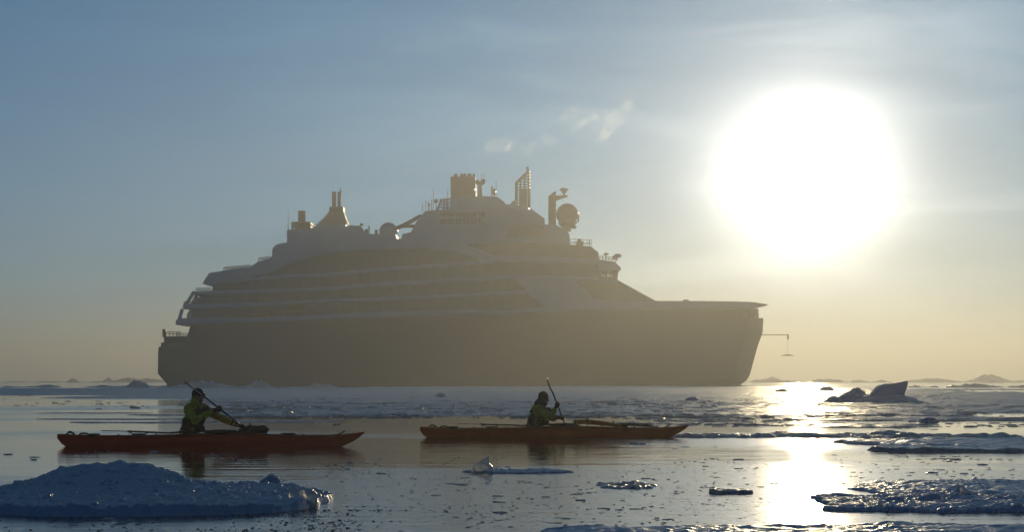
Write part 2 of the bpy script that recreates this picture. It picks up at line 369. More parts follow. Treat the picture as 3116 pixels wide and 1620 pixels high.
# aft terraces: slanting pillars and rails
for sd in (-1, 1):
    for a, b, c, d in ((590, 888, 558, 940), (554, 941, 545, 972), (598, 898, 585, 926), (582, 940, 577, 970)):
        x0, z0 = sp(a, b, 12); x1, z1 = sp(c, d, 12); MB().tube([(x0, 11.5 * sd, z0), (x1, 11.5 * sd, z1)], .42, 6).build('stern_pillar', M['white'], ship)
def rail(px0, px1, py0, py1, hgt, w, step=9, parent=ship, m='steel', r=.09):
    n = max(2, int((px1 - px0) / step))
    for sd in (-1, 1):
        mb = MB()
        for k in (1, .5):
            x0, z0 = sp(px0, py0 - hgt * k, w); x1, z1 = sp(px1, py1 - hgt * k, w); mb.tube([(x0, w * sd, z0), (x1, w * sd, z1)], r, 4)
        for i in range(n + 1):
            f = i / n; x0, z0 = sp(px0 + (px1 - px0) * f, py0 + (py1 - py0) * f, w); _, z1 = sp(0, py0 + (py1 - py0) * f - hgt, w)
            mb.tube([(x0, w * sd, z0 - .1), (x0, w * sd, z1)], r, 4)
        mb.build('deck_rail', M[m], parent)
rail(505, 549, 1024, 1024, 13, 10); rail(597, 642, 888, 887, 10, 12); rail(560, 590, 927, 925, 8, 12); rail(681, 764, 821, 814, 7, 12)
rail(787, 826, 794, 789, 8, 11); rail(1737, 1800, 746, 750, 19, 9, 12, r=.06); rail(1824, 1872, 791, 797, 12, 11); rail(892, 942, 680, 680, 3, 6)
# --- houses on the upper deck
band('aft_deckhouse', M['white'], [(827, 790, 800), (829, 757, 800), (842, 744, 795), (873, 738, 785), (980, 730, 762)], w=9)
band('aft_deckhouse', M['white'], [(873, 700, 760), (947, 698, 750)], w=7.5)
band('vent_house', M['white'], [(946, 697, 750), (965, 686, 750), (1058, 685, 745), (1097, 688, 745), (1113, 712, 742)], w=7)
mb = MB()
for py in (678, 688):
    x0, z0 = sp(890, py, 6); x1, z1 = sp(944, py, 6); mb.box(x0, x1, -6, 6, z0 - .25, z0 + .25)
for px in (890, 899, 930, 942):
    x0, z0 = sp(px, 700, 6); _, z1 = sp(px, 676, 6)
    for y in (-5.8, 5.8): mb.box(x0 - .25, x0 + .25, y - .25, y + .25, z0, z1)
mb.build('aft_platform', M['steel'], ship)
x0, z0 = sp(906, 700, 1); x1, z1 = sp(929, 641, 1); mb = MB(); mb.tube([((x0 + x1) / 2, 0, z0), ((x0 + x1) / 2, 0, z1 - .3), ((x0 + x1) / 2, 0, z1)], [(x1 - x0) / 2, (x1 - x0) / 2, (x1 - x0) / 2 * .96], 16); mb.build('exhaust_pipe', M['gold'], ship, True)
x0, z0 = sp(877, 700, 4); _, z1 = sp(877, 640, 4); MB().tube([(x0, -4, z0), (x0, -4, z1)], [.1, .05], 5).build('whip_antenna', M['steel'], ship)
# louvred vent tower
spoly('vent_tower', M['steel'], [(975, 690), (996, 651), (1002, 643), (1044, 643), (1049, 655), (1056, 690)], 3.5)
spoly('vent_tower_cap', M['gold'], [(1001, 643.5), (1003, 629), (1044, 629), (1044, 643.5)], 3.8)
for i in range(6):
    py = 650 + i * 6.6; l = 996 - i * 6.8; r_ = 1047 + i * 2.4
    x0, z0 = sp(l, py, 3.4); x1, _ = sp(r_, py, 3.4); mb = MB(); mb.box(x0, x1, -3.7, 3.7, z0 - .16, z0 + .1); mb.build('louvre', M['steel'], ship)
for a, b, tpy in ((1010, 1021, 583), (1027, 1036, 584)):
    for y in (-1.2, 1.0):
        x0, z0 = sp(a, 630, 1); x1, z1 = sp(b, tpy, 1); MB().tube([((x0 + x1) / 2, y, z0), ((x0 + x1) / 2, y, z1)], (x1 - x0) / 2, 12).build('exhaust_pipe', M['gold'], ship, True)
x0, z0 = sp(1036, 600, 1); _, z1 = sp(1036, 571, 1); mb = MB(); mb.tube([(x0, 0, z0), (x0, 0, z1)], .16, 5); mb.ball((x0, 0, z1 - 1), .3, 8, 6); mb.build('whip_antenna', M['steel'], ship)
# low deck, radome, boom
band('midship_deckhouse', M['white'], [(1100, 712, 745), (1204, 713, 745), (1206, 727, 745), (1222, 727, 745), (1224, 713, 745), (1252, 706, 745)], w=8.5)
def radome(px, py, rpx, base_py, name='radome', m='white', brk=False):
    x, z = sp(px, py, 0); r = rpx * SD0 / FPX; _, zb = sp(px, base_py, 0)
    g = MB(); g.ball((x, 0, z), r, 28, 18); g_ = g.build(name, M[m], ship, True)
    e = MB(); e.tube([(x, 0, zb - .3), (x, 0, z - r * .6)], [r * .75, r * .85], 20); e.build('radome_pedestal', M['steel'], g_, True)
    return x, z, r
radome(1182, 705, 28, 727)
def pxtube(name, pts, r, m='steel', y=0.0, n=8, parent=ship):
    mb = MB(); mb.tube([(sp(a, b, -y)[0], y, sp(a, b, -y)[1]) for a, b in pts], r, n); return mb.build(name, M[m], parent)
pxtube('crane_boom', [(1203, 697), (1240, 680), (1279, 658)], .5, y=-3)
pxtube('crane_boom', [(1228, 690), (1262, 664), (1282, 654)], .28, y=-3)
pxtube('crane_boom', [(1214, 690), (1240, 688), (1262, 689)], .42, y=-3)
for a, b, c in ((1115, 712, 698), (1123, 712, 692), (1145, 712, 700), (1100, 688, 680)): pxtube('deck_vent', [(a, b), (a, c)], .4 if a != 1123 else .15)
pxtube('deck_vent', [(1121, 692), (1126, 692)], .25)
# main upper house
band('main_deckhouse', M['white'], [(1250, 708, 745), (1268, 674, 745), (1293, 643, 745), (1326, 639, 745), (1371, 636, 745), (1548, 626, 745), (1611, 631, 745), (1657, 666, 745), (1658, 683, 745), (1690, 684, 745), (1717, 699, 745), (1733, 713, 747), (1735, 745, 748)], w=10)
mb0 = None
for row, (ya, yb) in enumerate(((646, 660), (666, 683))):
    for i in range(6):
        a = 1338 + i * 23.5 + row * 0; 
        for sd in (-1, 1):
            x0, z0 = sp(a, yb, 10); x1, z1 = sp(a + 20, ya, 10); mb = MB(); mb.box(x0, x1, 9.9 * sd, 10.06 * sd, z0, z1); mb.build('window', M['glass'], ship)
spoly('lounge_glazing', M['glass'], [(1548, 690), (1560, 680), (1640, 683), (1655, 690), (1655, 720), (1540, 720)], 10.05)
# open louvred housing round the funnel
mb = MB()
for (a, b, c, d) in ((1334, 632, 1371, 632), (1337, 624, 1371, 624), (1340, 616, 1371, 615), (1343, 608.5, 1371, 604)):
    x0, z0 = sp(a, b, 5); x1, z1 = sp(c, d, 5)
    mb.add([(x0, -5, z0 - .18), (x0, -5, z0 + .22), (x0, -4.6, z0 + .22), (x0, -4.6, z0 - .18), (x1, -5, z1 - .18), (x1, -5, z1 + .22), (x1, -4.6, z1 + .22), (x1, -4.6, z1 - .18)], [(0, 1, 2, 3), (7, 6, 5, 4), (0, 4, 5, 1), (1, 5, 6, 2), (2, 6, 7, 3), (3, 7, 4, 0)])
for a, b, c, d in ((1331, 640, 1343, 606), (1350, 640, 1353, 606), (1361, 640, 1362, 606)):
    for y in (-4.8,):
        x0, z0 = sp(a, b, 5); x1, z1 = sp(c, d, 5); mb.tube([(x0, y, z0), (x1, y, z1)], .3, 6)
mb.build('louvre_housing', M['white'], ship)
band('funnel_base', M['white'], [(1370, 604, 640), (1448, 601, 638), (1458, 604, 636), (1480, 615, 634), (1516, 618, 632), (1535, 621, 631), (1552, 622, 630)], w=5.2)
for y in (-5, 5):
    mb = MB()
    mb.tube([(sp(a, b, 5)[0], y, sp(a, b, 5)[1]) for a, b in ((1447, 602), (1479, 601), (1513, 603.5), (1535, 620))], .35, 6)
    for a in (1466, 1474, 1490, 1497, 1508): mb.tube([(sp(a, 601, 5)[0], y, sp(a, 602, 5)[1]), (sp(a, 601, 5)[0], y, sp(a, 620, 5)[1])], .3, 6)
    mb.build('funnel_bulwark', M['white'], ship)
spoly('funnel', M['gold'], [(1371, 606), (1371, 537), (1446, 537), (1448, 575), (1448, 606)], 4.2)
for a, b in ((1382, 1393), (1400, 1409), (1410, 1419), (1423, 1435), (1438, 1445)):
    for y in (-2.2, 1.8):
        x0, z0 = sp(a, 538, 0); x1, z1 = sp(b, 530.5, 0); MB().tube([((x0 + x1) / 2, y, z0 - .2), ((x0 + x1) / 2, y, z1)], (x1 - x0) / 2, 14).build('exhaust_pipe', M['gold'], ship, True)
# Y shaped signal mast, antennas
mb = MB(); P = lambda a, b, y=0: (sp(a, b)[0], y, sp(a, b)[1])
mb.tube([P(1461, 604), P(1460, 560)], [.55, .45], 8); mb.tube([P(1449, 549), P(1455, 557), P(1463, 559), P(1470, 555), P(1472, 546)], [.5, .55, .6, .55, .5], 8); mb.tube([P(1464, 556), P(1465, 528)], [.1, .05], 4); mb.build('signal_mast', M['steel'], ship)
mb = MB(); mb.tube([P(1497, 603), P(1497, 567)], .16, 6); mb.tube([P(1494, 570), P(1500, 570)], .14, 5); mb.ball(P(1504, 584), (.45, .45, .85), 10, 8); mb.tube([P(1504, 600), P(1504, 588)], .2, 5); mb.build('antenna_cluster', M['steel'], ship, True)
for a, b, c in ((1363, 607, 576), (1319, 638, 576), (1286, 648, 617), (1296, 641, 610), (1303, 641, 612), (1510, 602, 548), (1472, 546, 530)):
    pxtube('whip_antenna', [(a, b), (a, c)], .08, n=5, y=2)
for a, b, r, pb in ((1306, 623, 4.3, 641), (1327, 612, 6.8, 640), (1314, 610, 2, 641)):
    mb = MB(); mb.ball(P(a, b), r * .08, 12, 8); mb.tube([P(a, pb), P(a, b)], .12, 5); mb.build('satellite_dome', M['steel'], ship, True)
# lattice mast with sloping head
mb = MB(); w = .45
def quadbar(a, b, c, d, r):
    for y in (-w, w): mb.tube([(sp(a, b, w)[0], y, sp(a, b, w)[1]), (sp(c, d, w)[0], y, sp(c, d, w)[1])], r, 6)
quadbar(1571, 632, 1571, 556, .32); quadbar(1610, 632, 1610, 519, .32); quadbar(1571, 557, 1610, 519, .32); quadbar(1584, 575, 1584, 545, .2); quadbar(1597, 575, 1597, 532, .2)
for i in range(13):
    py = 528 + i * 8.2; l = 1571 if py > 557 else 1571 + (557 - py) * 39 / 38
    x0, z0 = sp(l, py, w); x1, _ = sp(1610, py, w)
    mb.box(x0, x1, -.2, .2, z0 - .15, z0 + .15)
mb.build('lattice_mast', M['steel'], ship)
spoly('mast_core', M['steel'], [(1580, 634), (1580, 574), (1604, 574), (1604, 634)], 1.7)
mb = MB(); mb.tube([P(1605, 525), P(1605, 507)], .2, 6); mb.ball(P(1605, 512), .42, 8, 6); mb.build('mast_light', M['steel'], ship)
spoly('mast_fairing', M['white'], [(1548, 630), (1556, 616), (1566, 609), (1573, 609), (1573, 632)], 2.8)
def glint(px, py, y=-2.5, r=.16): MB().ball((sp(px, py, -y)[0], y, sp(px, py, -y)[1]), r, 8, 6).build('sun_glint', M['glint'], ship, True)  # small glowing bead added in place of a sun glint, no real light source
for py in (523, 532, 541, 551, 561, 571): glint(1612.5, py, -2.4, .17)
for a, b, y, r in ((1610, 635, -10.4, .22), (1446, 577, -4.5, .25), (1509, 584, -1, .22), (1054, 686, -7.2, .22), (1211, 702, -4, .22), (1761, 648, -1, .22)): glint(a, b, y, r)
# forward mast with radar arm and big radome
spoly('radar_mast', M['gold'], [(1669, 686), (1669, 597), (1688, 582), (1692, 583), (1692, 690)], 1.8)
spoly('radar_arm', M['gold'], [(1691, 595), (1728, 594), (1727, 598), (1691, 611)], .9)
mb = MB(); mb.tube([P(1716, 596), P(1716, 572)], .28, 8); x0, z0 = sp(1716, 578); mb.box(x0 - 1.0, x0 + 1.0, -.3, .3, z0 - .15, z0 + .3); mb.tube([P(1709, 571), P(1720, 575)], .12, 5); mb.ball(P(1716, 583), (.7, .5, .4), 10, 6); mb.build('radar_scanner', M['steel'], ship)
x, z = sp(1726, 653, 0); g = MB(); g.ball((x, 0, z), 2.72, 32, 20); rd = g.build('large_radome', M['gold'], ship, True)
mb = MB(); mb.tube([P(1730, 692), P(1730, 676)], [1.6, 1.9], 14); x0, z0 = sp(1711, 694); x1, _ = sp(1753, 694); mb.box(x0, x1, -1.7, 1.7, z0 - .15, z0 + .35); mb.tube([P(1760, 655), P(1760, 673), P(1750, 680), P(1746, 690)], .22, 5); mb.tube([P(1700, 676), P(1712, 694)], .3, 5); mb.tube([P(1735, 695), P(1718, 700)], .8, 6); mb.build('radome_bracket', M['steel'], rd)
# bridge
band('bridge_sill', M['glass'], [(1822, 841, 851), (1879, 843, 851)], -.2)
for a, b in ((1820, 1831), (1842, 1849), (1863, 1880)):
    spoly('bridge_window_post', M['glass'], [(a, 820), (b + (2 if b == 1880 else 0), 820), (b, 843), (a, 843)], 12.8)
spoly('bridge_roof', M['white'], [(1820, 804), (1822, 793), (1870, 799), (1887, 812), (1890, 821), (1884, 824), (1820, 822)], 13.0)
mb = MB(); mb.tube([P(1840, 795, -9), P(1840, 776, -9)], .16, 5); mb.ball(P(1840, 779, -9), (.7, .3, .3), 8, 6); mb.build('deck_light_post', M['steel'], ship); mb = MB(); mb.ball(P(1875, 785, -10), (.95, .6, .55), 10, 7); mb.ball(P(1865, 789, -10), (.5, .5, .5), 8, 6); mb.tube([P(1872, 800, -10), P(1872, 786, -10)], .2, 5); mb.build('searchlight', M['steel'], ship)
mb = MB(); x0, z0 = sp(1753, 748); x1, z1 = sp(1774, 736); mb.box(x0, x1, -1.5, 1.5, z0, z1); mb.ball(P(1763, 733), .55, 10, 8); mb.tube([P(1794, 750), P(1794, 729)], .12, 5); mb.build('compass_platform', M['steel'], ship)
x0, z0 = sp(2080, 917); x1, z1 = sp(2094, 913); MB().box(x0, x1, -2, 2, z0, z1).build('foredeck_winch', M['steel'], ship)
# balcony dividers set across the recessed dark decks
bands = [[(660, 866, 887), (1010, 842, 873), (1150, 828, 859), (1503, 803, 838)], [(605, 898, 926), (1010, 885, 911), (1150, 873, 904), (1560, 850, 887)], [(860, 933, 966), (1010, 921, 957), (1150, 917, 949), (1610, 897, 940)]]
for bi, bd in enumerate(bands):
    px = bd[0][0] + 8
    while px < bd[-1][0]:
        tp = float(np.interp(px, [q[0] for q in bd], [q[1] for q in bd])); bt = float(np.interp(px, [q[0] for q in bd], [q[2] for q in bd]))
        x, z1 = sp(px, tp, HB); _, z0 = sp(px, bt, HB); b = float(beam(x))
        for sd in (-1, 1): MB().box(x - .06, x + .06, min(sd * (b - 1.5), sd * (b - .6)), max(sd * (b - 1.5), sd * (b - .6)), z0, z1).build('balcony_divider', M['divider'], ship)
        px += 42
# recess panels in the hull for the tenders, shell doors
for a, b, c, d in ((741, 836, 941, 967), (855, 960, 936, 960)):
    spoly('tender_bay', M['glass'], [(a, d), (a, c), (b, c), (b, d)], HB - .4)
for i, (a, b, py) in enumerate(((748, 830, 955), (862, 952, 949))):
    x0, z0 = sp(a, py, HB); x1, _ = sp(b, py, HB); xc = (x0 + x1) / 2; lb = MB(); ln = (x1 - x0) / 2
    bt = thing('lifeboat', (SX0 + xc, SD0 - HB + .2, z0), ('orange lifeboat hanging in the ship side, the one nearer the stern', 'orange lifeboat hanging in the ship side, the one farther from the stern')[i], 'lifeboat', 'lifeboats in the bays of the ship')
    lb.tube([(-ln, 0, .3), (-ln * .85, 0, .05), (-ln * .3, 0, -.1), (ln * .5, 0, -.1), (ln * .9, 0, .15), (ln, 0, .5)], [.1, .75, 1.0, 1.0, .7, .1], 12)
    lb.build('boat_hull', M['orange'], bt, True); MB().tube([(-ln * .7, 0, .5), (-ln * .5, 0, .9), (ln * .4, 0, .95), (ln * .75, 0, .5)], [.2, .6, .6, .2], 10).build('boat_canopy', M['orange'], bt, True)
# boom rigged ahead of the stem with a hanging float
mb = MB(); mb.tube([P(2310, 1020), P(2398, 1020)], .09, 6); mb.tube([P(2398, 1018), P(2398, 1034)], .18, 6); mb.build('bow_boom', M['steel'], ship)
fl = thing('suspended_float', (SX0 + sp(2397, 1083)[0], SD0, sp(2397, 1083)[1]), 'small flat float hanging on a line from the boom ahead of the ship', 'float')
MB().tube([(-1.7, 0, -.1), (-.8, 0, .05), (0, 0, .12), (.8, 0, .06), (1.6, 0, -.05)], [.04, .13, .2, .13, .04], 8).build('float_body', M['steel'], fl, True)
MB().tube([(0, 0, .3), (0, 0, 4.1)], .025, 4).build('line', M['steel'], fl)

# ================================================================== kayaks
def kayak(name_label, loc, m, L_=5.33, seed=0, grp='sea kayaks on the calm water'):
    t = thing('sea_kayak', loc, name_label, 'kayak', grp)
    st = [(-2.66, .215, .14, .012), (-2.63, .222, .06, .03), (-2.55, .218, .0, .055), (-2.35, .208, -.06, .1), (-1.9, .198, -.09, .17), (-1.3, .2, -.105, .235), (-.6, .215, -.11, .275), (0, .235, -.11, .29), (.6, .235, -.11, .27), (1.2, .215, -.105, .22), (1.7, .205, -.09, .16), (2.1, .208, -.05, .1), (2.3, .217, .01, .068), (2.5, .235, .11, .035), (2.64, .253, .215, .014), (2.67, .256, .24, .006)]
    xs = np.array([s[0] for s in st]); X = np.linspace(-2.66, 2.67, 72)
    zt, zk, hw = [np.interp(X, xs, [s[k] for s in st]) for k in (1, 2, 3)]
    for _ in range(1):
        zt[1:-1] = (zt[:-2] + 2 * zt[1:-1] + zt[2:]) / 4; zk[1:-1] = (zk[:-2] + 2 * zk[1:-1] + zk[2:]) / 4; hw[1:-1] = (hw[:-2] + 2 * hw[1:-1] + hw[2:]) / 4
    mb = MB(); n = 20; vs = []
    for i, x in enumerate(X):
        zm = zk[i] + (zt[i] - zk[i]) * .68
        for k in range(n):
            a = 2 * math.pi * k / n; c, s = math.cos(a), math.sin(a)
            y = hw[i] * math.copysign(abs(c) ** .75, c)
            z = zm + ((zt[i] - zm) * abs(s) ** .9 if s > 0 else -(zm - zk[i]) * abs(s) ** .75)
            vs.append((x * L_ / 5.33, y, z))
    fs = [(i * n + k, (i + 1) * n + k, (i + 1) * n + (k + 1) % n, i * n + (k + 1) % n) for i in range(len(X) - 1) for k in range(n)]
    fs += [tuple(range(n)), tuple((len(X) - 1) * n + k for k in range(n - 1, -1, -1))]
    mb.add(vs, fs); mb.build('hull', m, t, True)
    zd = lambda x: float(np.interp(x, X, zt)); wd = lambda x: float(np.interp(x, X, hw))
    # coaming
    mb = MB(); pts = [(-.28 + .46 * math.cos(a), .215 * math.sin(a), .255 + .02 * math.cos(a)) for a in np.linspace(0, 2 * math.pi, 33)]
    mb.tube(pts, .014, 6); mb.build('coaming', M['black'], t, True)
    for x, r in ((-1.25, .13), (-2.02, .1), (1.35, .12)):
        MB().add(*(lambda p: (p.v, p.f))(MB().tube([(x, 0, zd(x) - .02), (x, 0, zd(x) + .016), (x, 0, zd(x) + .024)], [r, r, r * .8], 20))).build('hatch_cover', M['black'], t, True)
    for x, hh in ((-2.46, .03), (-2.44 + .02, .03)): pass
    mb = MB(); mb.tube([(-2.50, 0, .21), (-2.46, 0, .25), (-2.42, 0, .25), (-2.36, 0, .21)], .018, 6); mb.ball((-2.445, 0, .25), (.035, .02, .02), 8, 6); mb.build('grab_handle', M['black'], t, True)
    mb = MB(); mb.tube([(-2.28, 0, .205), (-2.24, 0, .228), (-2.16, 0, .228), (-2.12, 0, .205)], .016, 6); mb.build('rudder_fitting', M['black'], t, True)
    mb = MB(); mb.tube([(2.2, 0, .205), (2.28, 0, .245), (2.32, 0, .272)], .014, 6); mb.build('grab_handle', M['black'], t, True)
    for x in (.95, 1.22, 1.6, -.95, -1.6):
        mb = MB(); mb.tube([(x + .05 * sd2, sd2 * wd(x) * .82, zd(x) - .05 + .02) for sd2 in (-1, 0, 1)], .006, 5); mb.ball((x, 0, zd(x) + .004), (.02, .02, .016), 8, 6); mb.build('deck_bungee', M['black'], t, True)
    for sd in (-1, 1):
        mb = MB(); q = [(x, sd * (wd(x) * .8), zd(x) - (.03 if abs(x) < 2 else .01)) for x in np.linspace(-2.3, 2.25, 26)]; mb.tube(q, .006, 5); mb.build('deck_line', M['black'], t, True)
    return t
KL = (G(642, 1360.2)[0], G(642, 1360.2)[1], 0); KR = ((1687 - CX) * 52.5 / FPX, 52.5, 0)
kayak('red sea kayak paddled by the person in the peaked cap', KL, M['kayak'])
kayak('orange sea kayak with a long orange bag on its foredeck', KR, M['kayak2'], 5.38)
def spare(loc, x0, x1, z0, z1, label):
    t = thing('spare_paddle', (loc[0], loc[1], 0), label, 'paddle', 'spare paddles strapped on rear decks')
    MB().tube([(x0 + .45, .03, z0 - .005), (x1, -.02, z1)], .015, 8).build('shaft', M['carbon'], t, True)
    mb = MB(); mb.tube([(x0, .03, z0 + .01), (x0 + .1, .03, z0 + .008), (x0 + .3, .03, z0), (x0 + .47, .03, z0 - .005)], [.03, .085, .08, .018], 10, .0) if False else None
    mb.add([(x0 + a, .03 + b, z0 + .012 * c) for a, b, c in ((0, -.05, 1), (.05, -.085, 1), (.3, -.08, .5), (.47, -.015, 0), (.47, .015, 0), (.3, .08, .5), (.05, .085, 1), (0, .05, 1))] +
           [(x0 + a, .03 + b, z0 - .012 - .0 + .012 * c) for a, b, c in ((0, -.05, 1), (.05, -.085, 1), (.3, -.08, .5), (.47, -.015, 0), (.47, .015, 0), (.3, .08, .5), (.05, .085, 1), (0, .05, 1))],
           [tuple(range(8)), tuple(range(15, 7, -1))] + [(i, i + 8, (i + 1) % 8 + 8, (i + 1) % 8) for i in range(8)]); mb.build('blade', M['carbon'], t)
    for x in (x0 + .42 * (x1 - x0), x0 + .64 * (x1 - x0)):
        mb = MB(); zz = z0 + (z1 - z0) * (x - x0) / (x1 - x0); mb.ball((x, 0, zz), (.022, .03, .024), 8, 6); mb.tube([(x - .02, 0, zz), (x - .05, 0, .19)], .007, 5); mb.build('strap', M['black'], t, True)
spare(KL, -1.9, -.66, .268, .232, 'black spare paddle strapped on the rear deck of the red kayak')
spare(KR, -1.93, -.68, .272, .245, 'black spare paddle strapped on the rear deck of the orange kayak')
def paddle(loc, a, b, label, feather):
    t = thing('kayak_paddle', (loc[0], loc[1], 0), label, 'paddle', 'paddles in use')
    a, b = Vector(a), Vector(b); d = (b - a).normalized()
    MB().tube([a + d * .42, b - d * .42], .0155, 10).build('shaft', M['carbon'], t, True)
    for e, s, ft in ((a, 1, feather), (b, -1, feather + 1.0)):
        u = d.cross(Vector((0, 0, 1))).normalized(); v = d.cross(u).normalized(); q = u * math.cos(ft) + v * math.sin(ft); nn = d.cross(q)
        pr = [(0, .03), (.04, .065), (.14, .085), (.28, .075), (.38, .04), (.46, .017)]
        vs = [];
        for x, w_ in pr:
            c = e + d * s * x
            vs += [c - q * w_ + nn * .012, c + nn * .006, c + q * w_ + nn * .012, c + q * w_ + nn * .008, c - nn * .006, c - q * w_ + nn * .008]
        fs = [(6 * i + k, 6 * i + (k + 1) % 6, 6 * i + 6 + (k + 1) % 6, 6 * i + 6 + k) for i in range(5) for k in range(6)] + [(0, 1, 2, 3, 4, 5), tuple(30 + k for k in (5, 4, 3, 2, 1, 0))]
        MB().add(vs, fs).build('blade', M['carbon'], t, True)
# ------------------------------------------------------------------ people
def hand(mb, c, shaft, thumb_dir, rad=.017, r=.0095):
    """palm behind the shaft, four unequal fingers curled round it and the thumb from the side"""
    c = Vector(c); s = Vector(shaft).normalized(); o = (Vector(thumb_dir) - s * Vector(thumb_dir).dot(s)).normalized(); p = s.cross(o)
    palm = c - o * .034
    mb.limb(palm - s * .032, palm + s * .032, .022, .020); mb.limb(palm - s * .03 - p * .012, palm + s * .028 - p * .01, .018, .018)
    for i, k in enumerate((-.034, -.012, .011, .032)):
        b = c + s * k; ln = (.92, 1.0, .97, .8)[i]; R0 = rad + r
        pts = [b - o * R0 * 1.1 + p * .012, b + p * (R0 + .005) * ln - o * .006, b + p * R0 * .7 + o * R0 * .9 * ln, b - p * R0 * .25 * ln + o * (R0 + .003)]
        for u, v, w_ in zip(pts[:-1], pts[1:], (r, r * .93, r * .85)): mb.limb(u, v, w_, w_ * .93)
    t0 = palm - s * .036 - p * .01; t1 = c - p * (rad + .012) - s * .03 - o * .002; t2 = c - p * (rad + .004) * .6 - s * .026 + o * (rad + .01)
    mb.limb(t0, t1, .013, .011); mb.limb(t1, t2, .011, .009)
def person(loc, k, jm, vm, capm, label, hat):
    """k: joints in kayak space"""
    t = thing('person', (loc[0], loc[1], 0), label, 'person', 'kayakers paddling')
    H = {n: Vector(v) for n, v in k.items() if n != 'shaft'}; sh = Vector(k['shaft'])
    f = (H['face'] - H['head']).normalized(); up = H['up'].normalized(); sd = up.cross(f).normalized(); f = sd.cross(up)
    hd = H['head']
    mb = MB()
    mb.ball(hd + up * .02, (.088, .078, .105), 20, 14); q = hd + f * .03 - up * .06; mb.ball(q, (.065, .058, .06), 16, 10)
    mb.limb(hd + f * .085 - up * .005, hd + f * .108 - up * .03, .011, .014)             # nose
    mb.limb(hd + f * .075 + sd * .022 - up * .062, hd + f * .075 - sd * .022 - up * .062, .009, .009)     # lips
    mb.ball(hd + f * .07 - up * .095, .022, 10, 8)                                          # chin
    for s_ in (-1, 1):
        mb.ball(hd + sd * s_ * .078 - up * .01, (.02, .012, .03), 8, 8)                     # ears
        mb.limb(hd + f * .078 + sd * s_ * .018 + up * .025, hd + f * .066 + sd * s_ * .048 + up * .023, .011, .009)   # brow
        mb.ball(hd + f * .066 + sd * s_ * .03 + up * .004, .014, 8, 6)
    mb.limb(hd - up * .06 - f * .01, H['neck'], .055, .062)
    for a, b, ra, rb in (('neck', 'chest', .07, .125), ('chest', 'waist', .14, .125), ('waist', 'hip', .125, .14)): mb.limb(H[a], H[b], ra, rb)
    mb.limb(H['shR'], H['shL'], .062, .062)
    for s_ in 'RL':
        mb.limb(H['sh' + s_], H['el' + s_], .05, .04); mb.limb(H['el' + s_], H['wr' + s_], .04, .027); mb.limb(H['wr' + s_], H['ha' + s_] - (H['ha' + s_] - H['wr' + s_]).normalized() * .035, .027, .024)
        hand(mb, H['ha' + s_], sh, H['ha' + s_] - H['wr' + s_])
        y = -.1 if s_ == 'R' else .1
        hp = Vector((H['hip'].x + .03, y, .05)); kn = hp + Vector((.44, 0, .06)); an = kn + Vector((.42, -.2 * y, -.03))
        mb.limb(hp, kn, .075, .055); mb.limb(kn, an, .052, .038); mb.limb(an, an + Vector((.06, 0, .09)), .035, .028)
    mobj('body', voxel(mb, .0075, smooth=3), M['skin'], t)
    # jacket: sleeves and trunk, loose, wrinkled, ends at neck and wrists
    j = MB()
    j.limb(H['neck'] - up * .005, H['chest'], .078, .155); j.limb(H['chest'], H['waist'], .165, .155); j.limb(H['waist'], H['hip'], .155, .165)
    j.limb(H['shR'], H['shL'], .088, .088)
    for s_ in 'RL':
        j.limb(H['sh' + s_], H['el' + s_], .085, .066); w_ = H['wr' + s_]; e = H['el' + s_]; j.limb(e, e + (w_ - e) * .86, .064, .048)
    mobj('jacket', voxel(j, .012, .016, 9, 3, 2), jm, t)
    g = MB()
    for s_ in 'RL':
        w_ = H['wr' + s_]; e = H['el' + s_]; hh = H['ha' + s_]
        g.limb(e + (w_ - e) * .72, w_, .046, .04); g.limb(w_, hh - (hh - w_).normalized() * .045, .036, .032)
    g2 = MB(); g2.v = g.v; g2.f = g.f
    for s_ in 'RL': hand(g2, H['ha' + s_], sh, H['ha' + s_] - H['wr' + s_], .019, .0155)
    mobj('glove', voxel(g2, .008, .003, 20, 1, 1), M['black'], t)
    v = MB(); ax = (H['waist'] - H['chest']).normalized(); s2 = (H['shR'] - H['shL']).normalized(); fw = s2.cross(ax).normalized()
    if fw.x < 0: fw = -fw
    for s_ in (-1, 1):
        v.limb(H['chest'] + s2 * s_ * .075 + fw * .1 - ax * .05, H['waist'] + s2 * s_ * .08 + fw * .1 - ax * .02, .07, .075)
        v.limb(H['chest'] + s2 * s_ * .09 + fw * .08 - ax * .05, H['chest'] + s2 * s_ * .1 - fw * .08 - ax * .04, .032, .032) if False else None
        v.limb(H['waist'] + s2 * s_ * .14 + fw * .06 - ax * .04, H['waist'] + s2 * s_ * .14 - fw * .06 - ax * .04, .055, .055)
    v.limb(H['waist'] + ax * .02, H['hip'], .172, .172); v.limb(H['chest'] + s2 * .085 + fw * .1 - ax * .02, H['chest'] - s2 * .085 + fw * .1 - ax * .02, .078, .078); v.limb(H['chest'] + s2 * .08 + fw * .1 + ax * .07, H['chest'] - s2 * .08 + fw * .1 + ax * .07, .082, .082)
    if 'pack' in H: v.ball(H['pack'], (.06, .06, .09), 12, 8)
    vb = MB()
    for s_ in (-1, 1): vb.tube([H['chest'] + s2 * s_ * .09 - fw * .15 + ax * .06, H['shR' if s_ > 0 else 'shL'] * .55 + H['neck'] * .45 - ax * .055, H['chest'] + s2 * s_ * .09 + fw * .155], .02, 8, .5)
    vb.build('vest_strap', vm, t, True)
    mobj('life_vest', voxel(v, .013, .012, 10, 5, 1), vm, t)
    sk = MB(); sk.tube([(-.31, 0, .36), (-.31, 0, .30), (-.31, 0, .268), (-.31, 0, .25)], [.20, .21, .24, .40], 28, .56)
    sk.ball((.2, 0, .245), (.32, .2, .052), 20, 12)
    mobj('spray_skirt', voxel(sk, .016, .006, 8, 2, 2), M['black'], t)
    c = MB()
